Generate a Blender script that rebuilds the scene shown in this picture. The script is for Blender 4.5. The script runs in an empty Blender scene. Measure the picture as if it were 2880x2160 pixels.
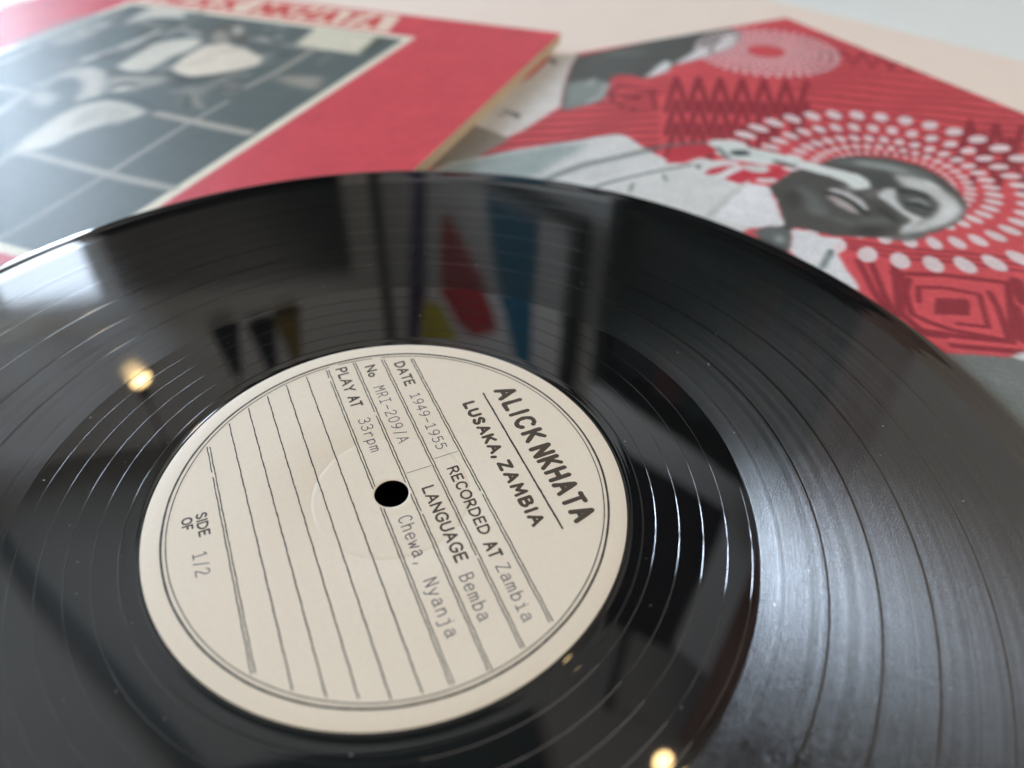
# A black record on two printed sleeves; reflections of the room lie in its vinyl.
import bpy, bmesh, math, random
import numpy as np
from mathutils import Vector, Matrix

random.seed(4); RNG = np.random.default_rng(4)
C = bpy.context.scene.collection
SC = bpy.context.scene
MM = 0.001

def lin(c):
    return tuple((x/255/12.92 if x/255 <= .04045 else ((x/255+.055)/1.055)**2.4) for x in c)

# ------------------------------------------------------------------ camera
PITCH, YAW, ROLL = 0.73795, 0.24170, 0.03140
cam_d = bpy.data.cameras.new('camera'); cam = bpy.data.objects.new('camera', cam_d); C.objects.link(cam)
cy, sy, cp, sp = math.cos(YAW), math.sin(YAW), math.cos(PITCH), math.sin(PITCH)
f_ = Vector((sy*cp, cy*cp, -sp)); r_ = Vector((cy, -sy, 0)); u_ = r_.cross(f_)
cr, sr = math.cos(ROLL), math.sin(ROLL)
r2 = cr*r_ + sr*u_; u2 = -sr*r_ + cr*u_
Mx = Matrix((r2, u2, -f_)).transposed().to_4x4()
Mx.translation = Vector((0, -103.675*MM, 124.433*MM))
cam.matrix_world = Mx
cam_d.sensor_fit = 'HORIZONTAL'; cam_d.sensor_width = 36; cam_d.lens = 26.156
cam_d.clip_start = 0.005; cam_d.clip_end = 60
cam_d.dof.use_dof = True; cam_d.dof.focus_distance = 0.169; cam_d.dof.aperture_fstop = 7.8
SC.camera = cam

# ------------------------------------------------------------------ light and exposure
W = bpy.data.worlds.new('World'); SC.world = W; W.use_nodes = True
W.node_tree.nodes['Background'].inputs[0].default_value = (0.80, 0.88, 1.0, 1)
W.node_tree.nodes['Background'].inputs[1].default_value = 0.2
SC.view_settings.view_transform = 'Standard'; SC.view_settings.look = 'None'
SC.view_settings.exposure = 0.52; SC.view_settings.gamma = 1

# added fill lamps behind the photographer, none of them seen
def area(name, loc, target, sx, sy, watts, rgb):
    l = bpy.data.lights.new(name, 'AREA'); l.shape = 'RECTANGLE'; l.size = sx; l.size_y = sy; l.energy = watts; l.color = rgb
    o = bpy.data.objects.new(name, l); C.objects.link(o); o.location = loc
    o.rotation_euler = (Vector(target)-Vector(loc)).to_track_quat('-Z', 'Y').to_euler(); return o
area('back_fill_light', (.95, -1.65, .62), (-.1, .5, .15), 2.3, 1.5, 21, (1.0, .90, .78))  # broad warm fill, added to brighten the label and sleeves
area('groove_glow_lamp', (.62, -1.05, 1.66), (0, .3, 0), .06, .06, .7, (1.0, .95, .88))  # small lamp added for a faint glow on the upper left grooves
area('wall_fill_light', (.2, -1.6, -.45), (-.2, 2.0, 1.5), 1.6, .5, 30, (1.0, .90, .80))  # added below table height to brighten the far walls and ceiling
SC.cycles.use_denoising = True
SC.cycles.max_bounces = 6; SC.cycles.diffuse_bounces = 3; SC.cycles.glossy_bounces = 4
SC.cycles.sample_clamp_indirect = 4

# ------------------------------------------------------------------ helpers
def tag(o, label=None, cat=None, group=None, kind=None):
    if label: o['label'] = label
    if cat: o['category'] = cat
    if group: o['group'] = group
    if kind: o['kind'] = kind
    return o

def empty(name, loc=(0, 0, 0), label=None, cat=None, group=None):
    o = bpy.data.objects.new(name, None); C.objects.link(o); o.location = loc
    return tag(o, label, cat, group)

def mesh_obj(name, verts, faces, mat=None, parent=None, smooth=False):
    me = bpy.data.meshes.new(name); me.from_pydata([tuple(v) for v in verts], [], faces); me.update()
    if smooth: me.polygons.foreach_set('use_smooth', [True]*len(me.polygons))
    o = bpy.data.objects.new(name, me); C.objects.link(o)
    if mat: me.materials.append(mat)
    if parent: o.parent = parent
    return o

def box_bm(bm, size, center=(0, 0, 0), rot=None, bevel=0.0):
    m = Matrix.Translation(center) @ (rot.to_4x4() if rot else Matrix.Identity(4)) @ Matrix.Diagonal((*size, 1))
    r = bmesh.ops.create_cube(bm, size=1, matrix=m)
    if bevel > 0:
        es = list({e for v in r['verts'] for e in v.link_edges})
        bmesh.ops.bevel(bm, geom=es, offset=bevel, segments=2, affect='EDGES', profile=.5)

def bm_obj(name, bm, mat=None, parent=None, smooth=False):
    me = bpy.data.meshes.new(name); bm.to_mesh(me); bm.free()
    if smooth: me.polygons.foreach_set('use_smooth', [True]*len(me.polygons))
    o = bpy.data.objects.new(name, me); C.objects.link(o)
    if mat: me.materials.append(mat)
    if parent: o.parent = parent
    return o

def box_obj(name, size, center, mat, parent=None, rot=None, bevel=0.0):
    bm = bmesh.new(); box_bm(bm, size, center, rot, bevel); return bm_obj(name, bm, mat, parent)

def new_mat(name):
    m = bpy.data.materials.new(name); m.use_nodes = True
    return m, m.node_tree.nodes, m.node_tree.links, m.node_tree.nodes['Principled BSDF']

def plain(name, rgb, rough=.6, spec=.5, noise=0.0, scale=40, bump=0.0, coat=0.0):
    m, N, L, B = new_mat(name); c = lin(rgb)
    B.inputs['Base Color'].default_value = (*c, 1); B.inputs['Roughness'].default_value = rough
    B.inputs['Specular IOR Level'].default_value = spec; B.inputs['Coat Weight'].default_value = coat
    if noise or bump:
        tc = N.new('ShaderNodeTexCoord'); nz = N.new('ShaderNodeTexNoise')
        nz.inputs['Scale'].default_value = scale; nz.inputs['Detail'].default_value = 5
        L.new(tc.outputs['Object'], nz.inputs['Vector'])
        if noise:
            mx = N.new('ShaderNodeMix'); mx.data_type = 'RGBA'
            mx.inputs[6].default_value = (*[v*(1-noise) for v in c], 1); mx.inputs[7].default_value = (*[min(1, v*(1+noise)) for v in c], 1)
            L.new(nz.outputs['Fac'], mx.inputs[0]); L.new(mx.outputs[2], B.inputs['Base Color'])
        if bump:
            b = N.new('ShaderNodeBump'); b.inputs['Strength'].default_value = 1; b.inputs['Distance'].default_value = bump
            L.new(nz.outputs['Fac'], b.inputs['Height']); L.new(b.outputs['Normal'], B.inputs['Normal'])
    return m

def emit(name, rgb, s):
    m, N, L, B = new_mat(name)
    B.inputs['Base Color'].default_value = (0, 0, 0, 1); B.inputs['Emission Color'].default_value = (*rgb, 1)
    B.inputs['Emission Strength'].default_value = s
    return m

# ------------------------------------------------------------------ vinyl
def vinyl_smooth():
    m, N, L, B = new_mat('polished black vinyl')
    B.inputs['Base Color'].default_value = (.006, .006, .0065, 1)
    B.inputs['Roughness'].default_value = .025; B.inputs['IOR'].default_value = 1.85
    tc = N.new('ShaderNodeTexCoord'); nz = N.new('ShaderNodeTexNoise')
    nz.inputs['Scale'].default_value = 9; nz.inputs['Detail'].default_value = 1
    b = N.new('ShaderNodeBump'); b.inputs['Distance'].default_value = .00012
    L.new(tc.outputs['Object'], nz.inputs['Vector']); L.new(nz.outputs['Fac'], b.inputs['Height'])
    L.new(b.outputs['Normal'], B.inputs['Normal'])
    return m

def vinyl_grooved():
    """Land between the grooves mirrors the room; the groove walls scatter light across the grooves only."""
    m, N, L, B = new_mat('grooved black vinyl')
    out = N['Material Output']
    def math_(op, a, b=None):
        n = N.new('ShaderNodeMath'); n.operation = op
        for i, v in enumerate((a, b)):
            if v is None: continue
            if isinstance(v, (int, float)): n.inputs[i].default_value = v
            else: L.new(v, n.inputs[i])
        return n.outputs[0]
    tc = N.new('ShaderNodeTexCoord'); sep = N.new('ShaderNodeSeparateXYZ'); L.new(tc.outputs['Object'], sep.inputs[0])
    x, y = sep.outputs[0], sep.outputs[1]
    rad = math_('SQRT', math_('ADD', math_('MULTIPLY', x, x), math_('MULTIPLY', y, y)))
    ang = math_('ARCTAN2', y, x)
    rvec = N.new('ShaderNodeCombineXYZ'); L.new(x, rvec.inputs[0]); L.new(y, rvec.inputs[1])
    nrm = N.new('ShaderNodeVectorMath'); nrm.operation = 'NORMALIZE'; L.new(rvec.outputs[0], nrm.inputs[0])
    # mirror lobe
    B.inputs['Base Color'].default_value = (.006, .006, .0065, 1)
    B.inputs['Roughness'].default_value = .045; B.inputs['IOR'].default_value = 1.75
    nz0 = N.new('ShaderNodeTexNoise'); nz0.inputs['Scale'].default_value = 9; nz0.inputs['Detail'].default_value = 1
    L.new(tc.outputs['Object'], nz0.inputs['Vector'])
    b0 = N.new('ShaderNodeBump'); b0.inputs['Distance'].default_value = .00012; L.new(nz0.outputs['Fac'], b0.inputs['Height'])
    nf = N.new('ShaderNodeTexNoise'); nf.noise_dimensions = '1D'; nf.inputs['Scale'].default_value = 1; nf.inputs['Detail'].default_value = 2
    L.new(math_('MULTIPLY', rad, 2400), nf.inputs['W'])
    bf = N.new('ShaderNodeBump'); bf.inputs['Distance'].default_value = .000003; L.new(nf.outputs['Fac'], bf.inputs['Height'])
    L.new(b0.outputs['Normal'], bf.inputs['Normal']); L.new(bf.outputs['Normal'], B.inputs['Normal'])
    # groove lobe
    cr_ = N.new('ShaderNodeVectorMath'); cr_.operation = 'CROSS_PRODUCT'; cr_.inputs[0].default_value = (0, 0, 1); L.new(nrm.outputs[0], cr_.inputs[1])
    # groove wiggles: short grains a little longer across the radius
    wob = N.new('ShaderNodeCombineXYZ')
    L.new(math_('MULTIPLY', rad, 2700), wob.inputs[0]); L.new(math_('MULTIPLY', ang, 330), wob.inputs[1])
    n1 = N.new('ShaderNodeTexNoise'); n1.inputs['Scale'].default_value = 1.0; n1.inputs['Detail'].default_value = 2.2
    n1.inputs['Distortion'].default_value = .4
    L.new(wob.outputs[0], n1.inputs['Vector'])
    gn = N.new('ShaderNodeNewGeometry')
    fr = N.new('ShaderNodeFresnel'); fr.inputs['IOR'].default_value = 1.8
    def lobe(k, rough, an, gain):
        G = N.new('ShaderNodeBsdfAnisotropic'); G.distribution = 'BECKMANN'
        G.inputs['Roughness'].default_value = rough; G.inputs['Anisotropy'].default_value = an
        G.inputs['Color'].default_value = (gain, gain, gain, 1); L.new(cr_.outputs[0], G.inputs['Tangent'])
        sc = N.new('ShaderNodeVectorMath'); sc.operation = 'SCALE'; sc.inputs['Scale'].default_value = k; L.new(nrm.outputs[0], sc.inputs[0])
        ad = N.new('ShaderNodeVectorMath'); ad.operation = 'ADD'; L.new(gn.outputs['Normal'], ad.inputs[0]); L.new(sc.outputs[0], ad.inputs[1])
        nn = N.new('ShaderNodeVectorMath'); nn.operation = 'NORMALIZE'; L.new(ad.outputs[0], nn.inputs[0])
        b1 = N.new('ShaderNodeBump'); b1.inputs['Distance'].default_value = WOB; b1.inputs['Strength'].default_value = 1
        L.new(n1.outputs['Fac'], b1.inputs['Height']); L.new(nn.outputs[0], b1.inputs['Normal']); L.new(b1.outputs['Normal'], G.inputs['Normal'])
        return G
    WOB = .000042
    # the two walls of each groove face the centre and the rim
    GA, GB = lobe(-.76, .165, .76, .22), lobe(.78, .175, .78, .03)
    G = N.new('ShaderNodeMixShader'); G.inputs[0].default_value = .3
    L.new(GA.outputs[0], G.inputs[1]); L.new(GB.outputs[0], G.inputs[2])
    # loud and quiet turns: rings of changing scatter
    n2 = N.new('ShaderNodeTexNoise'); n2.noise_dimensions = '1D'; n2.inputs['Detail'].default_value = 3; n2.inputs['Roughness'].default_value = .65
    n2.inputs['Scale'].default_value = 1
    L.new(math_('MULTIPLY', rad, 560), n2.inputs['W'])
    mr = N.new('ShaderNodeMapRange'); mr.inputs['From Min'].default_value = .35; mr.inputs['From Max'].default_value = .65
    mr.inputs['To Min'].default_value = .32; mr.inputs['To Max'].default_value = .48
    L.new(n2.outputs['Fac'], mr.inputs['Value'])
    mix = N.new('ShaderNodeMixShader'); L.new(mr.outputs[0], mix.inputs[0])
    L.new(B.outputs[0], mix.inputs[1]); L.new(G.outputs[0], mix.inputs[2]); L.new(mix.outputs[0], out.inputs['Surface'])
    return m

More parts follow.
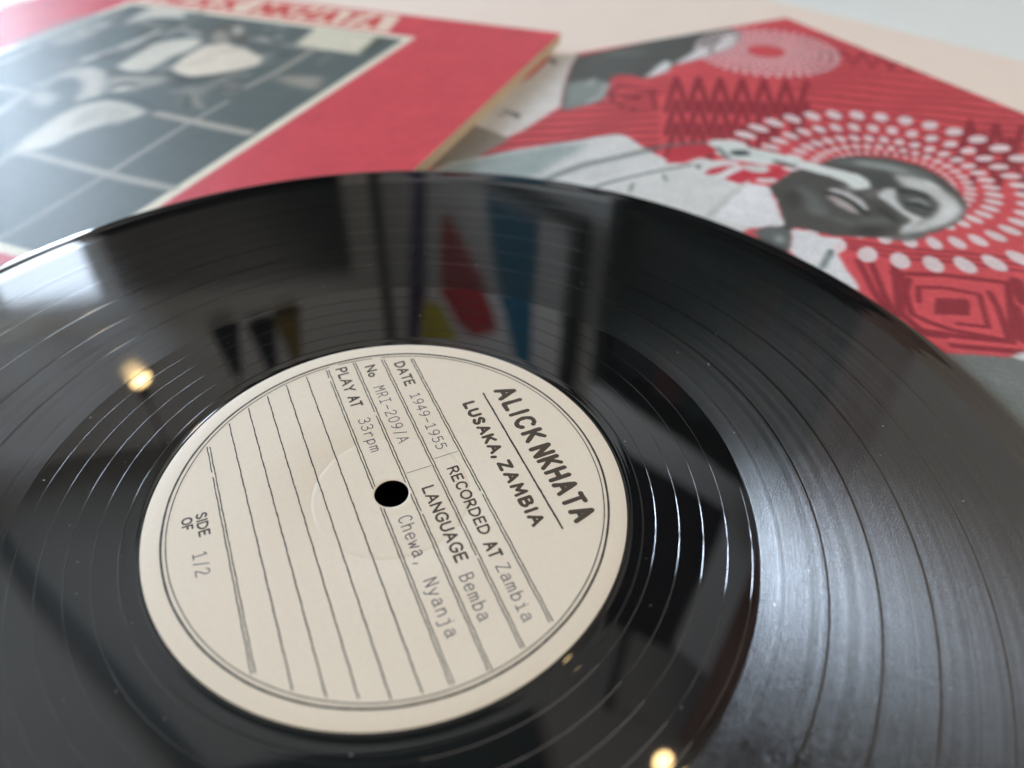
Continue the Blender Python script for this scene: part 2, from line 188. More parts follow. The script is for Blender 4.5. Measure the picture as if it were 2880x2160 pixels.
M_SMOOTH = vinyl_smooth(); M_GROOVE = vinyl_grooved()
CL,L1,L2=(118.21904,291.8683,-1.17872),(-0.82684,0.56172,-0.02824),(-0.56183,-0.82724,-0.00468)
CR,R1,R2=(255.25966,305.04922,-3.02384),(-0.97579,-0.21752,-0.02276),(0.21716,-0.97598,0.01736)
ART_L=[('p',[(68,33),(256,33),(256,266),(68,266)],(236,226,205),0,1.0),('p',[(73,39),(250,39),(250,261),(73,261)],(98,106,104),0,1.0),('p',[(126.2,36.6),(82.0,40.4),(80.5,66.5),(120.0,67.7)],(222,214,192),1.2,1.0),('p',[(87.2,39.1),(81.0,40.1),(78.7,65.9),(83.0,66.0)],(70,78,72),1.5,1.0),('s',[(218.9,64.2),(175.3,67.2)],4,(140,136,126),1.2,1.0),('s',[(151.3,64.9),(108.4,68.0)],4,(150,146,136),1.2,1.0),('s',[(107.3,69.7),(106.4,100.6),(108.1,123.3)],3,(170,164,152),0.8,1.0),('s',[(200.5,73.3),(200.9,98.2),(203.7,123.4)],4,(205,200,188),1,1.0),('s',[(203.2,35.6),(196.8,48.5),(196.8,59.5)],3,(130,128,120),1.2,1.0),('p',[(234.2,47.2),(235.9,35.8),(226.2,34.2),(208.0,41.3),(203.0,49.0),(215.3,51.7),(223.1,56.5),(222.6,67.5),(228.8,68.0)],(214,208,194),1.6,1.0),('p',[(252.8,54.2),(250.0,45.1),(238.5,60.4),(238.2,75.1)],(130,130,124),2,1.0),('p',[(248.2,99.8),(248.1,78.8),(236.8,71.0),(227.2,91.9),(229.0,105.6),(234.1,110.7)],(150,150,142),2.2,1.0),('p',[(259.5,113.9),(262.4,76.9),(256.9,55.7),(246.6,63.5),(241.5,97.2),(242.8,117.2)],(150,152,148),2.6,0.7),('p',[(175.4,121.3),(179.6,113.4),(178.1,110.6),(174.8,112.5),(172.4,119.0)],(150,149,143),1.3,0.5),('p',[(139.2,97.1),(140.0,90.6),(138.0,86.3),(135.9,86.0),(136.0,92.1)],(178,177,171),1.3,0.5),('p',[(200.1,158.1),(202.9,152.1),(200.7,149.8),(197.5,150.8),(196.3,155.8)],(196,195,189),1.3,0.5),('p',[(162.5,133.8),(163.5,130.5),(162.0,129.5),(160.1,130.3),(160.0,132.9)],(196,195,189),1.3,0.5),('p',[(185.6,108.4),(188.4,101.6),(185.6,99.8),(182.0,101.8),(181.0,107.1)],(92,91,85),1.3,0.5),('p',[(160.2,97.9),(161.3,93.0),(157.3,93.4),(153.5,96.1),(154.1,99.3)],(120,119,113),1.3,0.5),('p',[(141.0,100.0),(144.3,93.6),(142.6,93.1),(139.5,95.8),(137.9,100.4)],(70,69,63),1.3,0.5),('p',[(140.0,87.1),(141.0,80.0),(139.4,74.5),(137.6,73.6),(137.5,80.6)],(70,69,63),1.3,0.5),('p',[(126.7,88.1),(126.9,83.9),(124.3,82.6),(122.1,83.6),(122.8,87.0)],(196,195,189),1.3,0.5),('p',[(158.5,74.6),(159.6,69.8),(157.9,67.6),(155.9,68.2),(155.7,72.4)],(70,69,63),1.3,0.5),('p',[(150.7,49.7),(151.5,45.8),(149.1,45.7),(146.7,47.5),(147.0,50.2)],(196,195,189),1.3,0.5),('p',[(212.5,131.9),(215.8,125.4),(211.7,125.2),(206.7,128.2),(205.9,132.8)],(150,149,143),1.3,0.5),('p',[(195.5,105.5),(197.9,99.6),(196.6,96.7),(194.3,97.3),(193.1,102.5)],(150,149,143),1.3,0.5),('p',[(168.8,152.6),(172.3,146.9),(169.9,146.7),(166.2,149.4),(164.6,153.3)],(92,91,85),1.3,0.5),('p',[(208.4,57.5),(210.2,52.6),(207.2,52.3),(203.8,54.6),(203.7,58.1)],(92,91,85),1.3,0.5),('p',[(216.4,98.7),(218.6,94.5),(216.6,94.0),(213.9,95.7),(213.1,98.8)],(70,69,63),1.3,0.5),('p',[(194.8,65.4),(196.5,59.3),(191.9,59.4),(187.3,62.6),(187.8,66.7)],(178,177,171),1.3,0.5),('p',[(239.7,93.2),(242.2,86.6),(238.1,85.4),(233.5,87.7),(233.3,92.6)],(196,195,189),1.3,0.5),('p',[(189.8,117.4),(192.5,111.4),(192.2,107.5),(190.6,107.3),(188.9,112.9)],(70,69,63),1.3,0.5),('p',[(138.0,59.9),(138.7,54.8),(134.7,55.1),(131.2,57.9),(132.1,61.3)],(196,195,189),1.3,0.5),('p',[(176.6,115.7),(177.0,109.8),(174.0,106.2),(171.2,106.2),(172.0,111.6)],(196,195,189),1.3,0.5),('p',[(146.1,116.1),(149.9,108.5),(148.4,106.7),(145.1,109.0),(143.1,114.9)],(70,69,63),1.3,0.5),('p',[(226.2,66.2),(228.4,60.7),(224.0,61.5),(219.4,64.9),(219.5,68.4)],(92,91,85),1.3,0.5),('p',[(195.4,101.2),(199.5,92.3),(198.4,87.6),(195.4,88.4),(193.0,96.3)],(196,195,189),1.3,0.5),('p',[(153.5,35.4),(155.3,30.1),(154.1,28.4),(152.1,29.6),(151.3,33.9)],(196,195,189),1.3,0.5),('p',[(195.6,101.7),(197.3,94.5),(192.4,93.0),(187.5,95.4),(188.1,100.9)],(70,69,63),1.3,0.5),('p',[(181.8,134.5),(182.0,129.8),(177.3,128.7),(173.3,130.2),(174.9,133.9)],(70,69,63),1.3,0.5),('p',[(123.1,104.9),(125.5,96.8),(124.6,91.8),(122.7,91.7),(121.3,99.1)],(178,177,171),1.3,0.5),('p',[(202.0,100.7),(204.4,93.7),(201.6,90.9),(198.1,92.1),(197.5,98.0)],(196,195,189),1.3,0.5),('p',[(168.1,110.4),(171.3,105.0),(169.5,104.6),(166.6,107.0),(165.0,110.9)],(178,177,171),1.3,0.5),('p',[(193.3,143.1),(195.8,136.5),(192.8,134.1),(189.1,135.4),(188.5,140.8)],(150,149,143),1.3,0.5),('p',[(134.5,82.4),(136.2,74.8),(134.7,70.0),(132.7,69.9),(132.0,76.9)],(92,91,85),1.3,0.5),('p',[(153.4,146.9),(154.3,143.0),(151.8,142.0),(149.3,143.1),(149.6,146.1)],(120,119,113),1.3,0.5),('p',[(121.2,121.1),(121.4,115.4),(117.8,113.1),(114.7,114.1),(115.9,118.8)],(92,91,85),1.3,0.5),('p',[(231.9,86.7),(238.4,76.8),(237.7,73.5),(233.7,75.8),(229.4,83.9)],(150,149,143),1.3,0.5),('p',[(190.2,168.9),(192.0,165.6),(189.4,165.9),(186.3,167.7),(186.0,169.9)],(92,91,85),1.3,0.5),('p',[(144.4,82.5),(144.7,77.8),(140.9,77.5),(137.6,79.6),(138.7,82.9)],(178,177,171),1.3,0.5),('p',[(119.7,84.4),(119.7,78.5),(115.9,76.1),(112.8,77.2),(114.2,82.1)],(70,69,63),1.3,0.5),('p',[(168.9,83.4),(173.6,74.3),(172.7,71.2),(169.6,73.2),(166.7,80.6)],(120,119,113),1.3,0.5),('p',[(229.2,124.4),(229.6,119.8),(225.1,118.7),(221.1,120.1),(222.5,123.6)],(70,69,63),1.3,0.5),('p',[(159.4,126.6),(162.4,117.9),(160.7,113.0),(157.6,113.4),(156.1,121.3)],(120,119,113),1.3,0.5),('p',[(205.7,85.4),(210.5,75.2),(210.2,69.0),(207.4,69.2),(204.2,78.6)],(70,69,63),1.3,0.5),('p',[(187.8,148.6),(189.4,143.3),(186.1,141.7),(182.5,143.1),(182.6,147.3)],(178,177,171),1.3,0.5),('p',[(155.7,86.9),(153.8,83.3),(148.2,82.9),(144.4,84.4),(147.6,87.1)],(196,195,189),1.3,0.5),('p',[(176.2,63.9),(181.6,54.2),(180.6,51.6),(177.0,54.5),(173.7,62.1)],(150,149,143),1.3,0.5),('p',[(157.8,124.9),(160.6,116.9),(157.4,114.5),(153.4,116.5),(152.6,122.9)],(178,177,171),1.3,0.5),('p',[(185.3,72.8),(186.1,66.0),(179.7,66.3),(174.0,70.0),(175.7,74.5)],(196,195,189),1.3,0.5),('p',[(228.3,76.9),(233.4,67.5),(231.2,64.5),(226.9,66.8),(224.2,74.4)],(120,119,113),1.3,0.5),('p',[(234.6,77.5),(238.7,70.1),(237.3,67.4),(234.1,69.0),(231.8,75.0)],(150,149,143),1.3,0.5),('p',[(144.3,61.6),(144.9,56.6),(142.4,54.5),(140.1,55.4),(140.6,59.6)],(70,69,63),1.3,0.5),('p',[(122.8,137.4),(124.4,133.3),(122.2,133.1),(119.6,135.1),(119.3,138.0)],(150,149,143),1.3,0.5),('p',[(120.9,112.3),(121.9,106.6),(118.2,106.1),(114.6,108.5),(115.2,112.6)],(150,149,143),1.3,0.5),('p',[(179.2,120.2),(180.2,115.3),(177.8,113.2),(175.2,113.9),(175.3,118.0)],(196,195,189),1.3,0.5),('p',[(143.7,65.1),(145.7,58.4),(141.6,59.0),(137.2,63.0),(137.3,67.4)],(196,195,189),1.3,0.5),('p',[(181.9,156.5),(185.1,150.2),(183.9,147.4),(181.2,148.3),(179.5,153.6)],(178,177,171),1.3,0.5),('p',[(169.1,112.3),(172.8,104.9),(172.0,101.6),(169.5,102.7),(167.3,108.9)],(178,177,171),1.3,0.5),('p',[(118.7,95.8),(120.3,91.1),(119.3,89.2),(117.8,89.9),(117.1,93.8)],(178,177,171),1.3,0.5),('p',[(122.8,88.1),(125.3,81.2),(124.2,78.6),(121.9,80.0),(120.5,85.7)],(150,149,143),1.3,0.5),('p',[(159.4,142.4),(160.4,138.0),(158.4,135.7),(156.4,136.0),(156.4,139.9)],(150,149,143),1.3,0.5),('p',[(166.3,75.4),(170.6,67.6),(169.4,65.9),(166.3,68.5),(163.8,74.6)],(150,149,143),1.3,0.5),('p',[(193.8,91.2),(199.5,80.1),(198.8,74.7),(195.4,75.9),(191.7,85.6)],(92,91,85),1.3,0.5),('p',[(135.1,132.6),(136.2,129.0),(134.3,128.4),(132.1,129.7),(132.1,132.4)],(178,177,171),1.3,0.5),('p',[(154.9,110.3),(158.5,101.7),(156.6,98.4),(153.2,100.1),(151.4,107.3)],(178,177,171),1.3,0.5),('p',[(124.5,125.9),(124.9,122.5),(121.8,122.6),(119.1,124.4),(119.9,126.7)],(92,91,85),1.3,0.5),('p',[(170.9,163.9),(172.2,160.8),(170.2,160.5),(167.9,161.7),(167.7,164.0)],(70,69,63),1.3,0.5),('p',[(245.0,85.6),(250.6,76.1),(249.3,72.3),(245.4,74.0),(242.0,81.9)],(150,149,143),1.3,0.5),('p',[(138.0,130.2),(139.8,125.7),(136.8,126.1),(133.5,128.7),(133.4,131.7)],(70,69,63),1.3,0.5),('p',[(148.9,44.7),(148.3,39.9),(142.9,40.6),(138.7,43.6),(141.0,46.6)],(178,177,171),1.3,0.5),('p',[(223.0,64.1),(227.7,54.2),(224.4,52.0),(219.3,55.1),(217.3,62.7)],(178,177,171),1.3,0.5),('p',[(187.4,136.6),(191.7,130.5),(189.7,130.2),(186.0,133.1),(183.7,137.4)],(178,177,171),1.3,0.5),('p',[(154.8,83.2),(157.3,76.1),(155.9,72.9),(153.5,73.8),(152.2,79.9)],(150,149,143),1.3,0.5),('p',[(181.4,131.1),(182.4,125.5),(179.7,122.3),(177.1,122.5),(177.4,127.6)],(70,69,63),1.3,0.5),('p',[(154.9,89.6),(154.5,85.5),(150.6,84.6),(147.6,85.9),(149.3,89.0)],(92,91,85),1.3,0.5),('p',[(243.4,76.6),(245.3,69.2),(238.1,69.7),(231.2,73.9),(232.5,78.7)],(196,195,189),1.3,0.5),('p',[(193.1,81.6),(197.4,70.6),(195.2,65.2),(191.2,66.4),(189.0,76.0)],(178,177,171),1.3,0.5),('p',[(118.4,125.5),(119.8,121.4),(118.1,120.7),(115.9,122.2),(115.6,125.3)],(150,149,143),1.3,0.5),('p',[(196.3,113.8),(201.1,105.7),(200.2,102.4),(197.1,103.9),(194.1,110.7)],(92,91,85),1.3,0.5),('p',[(202.1,115.6),(203.7,108.9),(197.5,109.0),(191.6,112.4),(192.7,116.9)],(70,69,63),1.3,0.5),('p',[(132.7,69.7),(134.2,62.1),(130.8,59.9),(127.4,61.9),(127.5,67.9)],(92,91,85),1.3,0.5),('p',[(150.8,157.5),(152.1,154.0),(150.7,152.7),(149.0,153.3),(148.5,156.2)],(196,195,189),1.3,0.5),('p',[(200.9,70.1),(202.9,62.6),(200.4,58.7),(197.4,59.4),(196.9,65.9)],(70,69,63),1.3,0.5),('p',[(230.3,76.2),(233.1,70.2),(230.8,69.0),(227.4,70.9),(226.3,75.4)],(120,119,113),1.3,0.5),('p',[(182.8,121.1),(187.4,112.1),(186.4,107.9),(183.2,109.0),(180.4,116.8)],(70,69,63),1.3,0.5),('p',[(143.2,130.7),(146.4,123.8),(144.3,122.3),(140.9,124.6),(139.4,129.9)],(70,69,63),1.3,0.5),('p',[(164.1,120.0),(165.1,113.6),(161.6,110.6),(158.2,111.5),(158.8,117.0)],(150,149,143),1.3,0.5),('p',[(176.8,91.7),(177.0,87.7),(172.7,87.8),(169.2,89.9),(170.5,92.6)],(120,119,113),1.3,0.5),('p',[(135.3,125.7),(137.5,121.3),(136.9,119.8),(135.2,120.8),(133.9,124.5)],(70,69,63),1.3,0.5),('p',[(196.2,148.8),(198.7,144.8),(197.4,143.9),(195.1,145.3),(193.8,148.3)],(150,149,143),1.3,0.5),('p',[(147.3,127.2),(150.8,121.1),(149.0,120.7),(145.8,123.4),(144.0,127.8)],(120,119,113),1.3,0.5),('p',[(176.3,65.9),(181.0,53.6),(176.4,46.4),(165.3,47.7),(153.3,57.3),(144.7,73.8),(151.2,79.4),(160.5,79.8)],(96,96,90),1.5,1.0),('p',[(168.9,69.9),(173.8,58.0),(164.8,61.6),(153.1,75.4),(159.5,79.4)],(160,154,144),1.6,1.0),('p',[(169.1,52.7),(166.3,48.1),(156.7,58.5),(157.5,65.6)],(190,184,172),1.6,1.0),('p',[(156.8,115.6),(161.7,98.7),(163.2,82.4),(154.0,75.7),(137.5,80.5),(123.9,87.4),(120.0,96.0),(124.2,104.6),(131.2,114.0),(138.9,120.9),(148.2,120.5)],(228,216,198),1.2,1.0),('p',[(182.9,122.6),(185.9,107.9),(189.3,89.0),(184.2,80.6),(175.3,74.9),(168.2,76.9),(164.8,89.3),(167.1,100.8),(165.7,111.9),(164.4,122.6),(172.6,126.2)],(214,208,194),1.2,1.0),('s',[(152.0,89.0),(143.8,79.8)],4,(200,188,172),2,1.0),('s',[(152.6,109.8),(147.4,96.3)],4,(206,196,180),2,1.0),('s',[(152.4,122.1),(140.6,124.2),(130.5,117.8),(122.7,109.5)],4,(66,72,68),1.2,1.0),('s',[(172.8,128.5),(159.9,127.6),(154.2,118.7)],3,(80,86,84),1.2,1.0),('p',[(197.2,132.3),(195.2,125.9),(181.4,130.4),(170.4,140.7),(161.6,154.6),(163.8,160.2),(173.0,154.2),(191.1,140.7)],(196,192,182),1.8,1.0),('p',[(175.9,135.0),(165.9,128.5),(149.8,123.8),(144.8,131.0),(150.5,138.2),(152.1,143.8),(161.7,149.9)],(168,164,154),2,1.0),('s',[(164.4,143.5),(163.5,138.6),(157.5,137.8)],3,(86,94,92),1,1.0),('p',[(161.9,145.0),(157.1,139.5),(156.9,145.6),(160.1,148.1)],(214,208,196),1,1.0),('p',[(198.7,151.4),(201.2,136.5),(201.6,125.5),(193.5,133.6),(190.6,145.8),(190.7,153.5),(192.7,159.2)],(178,176,168),1.8,1.0),('p',[(195.1,152.6),(196.1,142.6),(187.5,142.0),(177.6,148.5),(180.3,156.9),(187.8,157.3)],(88,96,96),2.2,1.0),('p',[(194.9,162.5),(190.2,158.3),(180.1,159.3),(176.4,165.0),(174.3,173.3),(184.2,170.3)],(172,170,162),2,1.0),('p',[(172.9,156.5),(169.0,152.6),(163.0,159.9),(166.0,163.4)],(196,192,182),1.5,1.0),('p',[(133.5,136.7),(129.3,132.6),(122.9,132.7),(113.1,150.0),(114.9,155.2),(122.9,149.3)],(132,134,126),2.2,1.0),('p',[(126.5,141.3),(124.8,138.2),(114.0,152.6),(117.1,153.8)],(70,80,76),1.5,1.0),('s',[(124.4,130.8),(124.9,123.4),(123.8,115.2),(122.7,109.5)],5,(146,142,132),2,1.0),('p',[(120.1,124.1),(115.0,119.7),(106.2,128.8),(110.4,132.8)],(140,134,124),1.8,1.0),('p',[(105.4,108.2),(95.9,102.0),(81.9,99.3),(76.1,114.9),(91.4,113.2)],(160,154,142),2.2,1.0),('s',[(93.4,84.5),(96.7,74.1),(92.5,75.5)],2.5,(120,122,114),1,1.0),('s',[(147.3,129.3),(126.7,127.9),(107.6,126.9)],3,(84,90,86),2,1.0),('p',[(142.9,239.6),(149.6,217.5),(157.9,196.5),(162.3,177.6),(162.0,164.1),(155.9,156.0),(141.7,156.4),(130.2,159.9),(129.7,166.2),(136.6,176.3),(141.2,188.2),(140.6,198.6),(143.4,205.3),(149.7,212.2),(139.1,242.7)],(206,202,190),1.6,1.0),('s',[(151.8,164.8),(146.3,175.8)],4,(176,174,164),2,1.0),('s',[(145.6,162.4),(140.3,173.5)],4,(176,174,164),2,1.0),('s',[(138.7,163.1),(133.6,174.1)],4,(176,174,164),2,1.0),('s',[(152.4,171.7),(147.0,182.3)],4,(176,174,164),2,1.0),('s',[(164.5,161.6),(158.4,153.4),(144.0,152.7),(130.9,156.8)],3,(72,80,78),1.5,1.0),('s',[(127.8,134.5),(119.5,143.4),(110.8,149.2)],2.5,(150,146,136),1,1.0),('s',[(135.9,140.1),(130.1,131.7),(121.1,127.0)],2,(160,156,146),1,1.0),('p',[(212.1,129.5),(211.1,123.3),(204.1,123.0),(199.3,130.2),(200.8,136.9)],(120,124,120),1.5,1.0),('s',[(207.9,119.2),(203.4,106.0),(195.3,96.1)],3,(150,150,144),1.2,1.0),('s',[(124.2,160.9),(100.2,162.4),(76.5,163.5)],5,(176,170,158),0.8,1.0),('s',[(146.2,209.1),(115.3,211.2),(94.3,212.3),(73.6,212.2)],4.5,(170,168,160),0.8,1.0),('s',[(105.5,139.2),(105.6,166.5),(103.1,211.5)],2.2,(168,166,158),0.8,1.0),('s',[(103.1,211.5),(101.7,253.6),(102.6,279.5)],1.6,(168,166,158),0.9,1.0),('s',[(212.9,161.9),(196.6,161.9),(188.6,183.3),(183.3,206.2)],3.5,(168,166,158),1,1.0),('s',[(238.5,139.4),(241.5,113.5)],3,(168,166,158),1.2,1.0)]
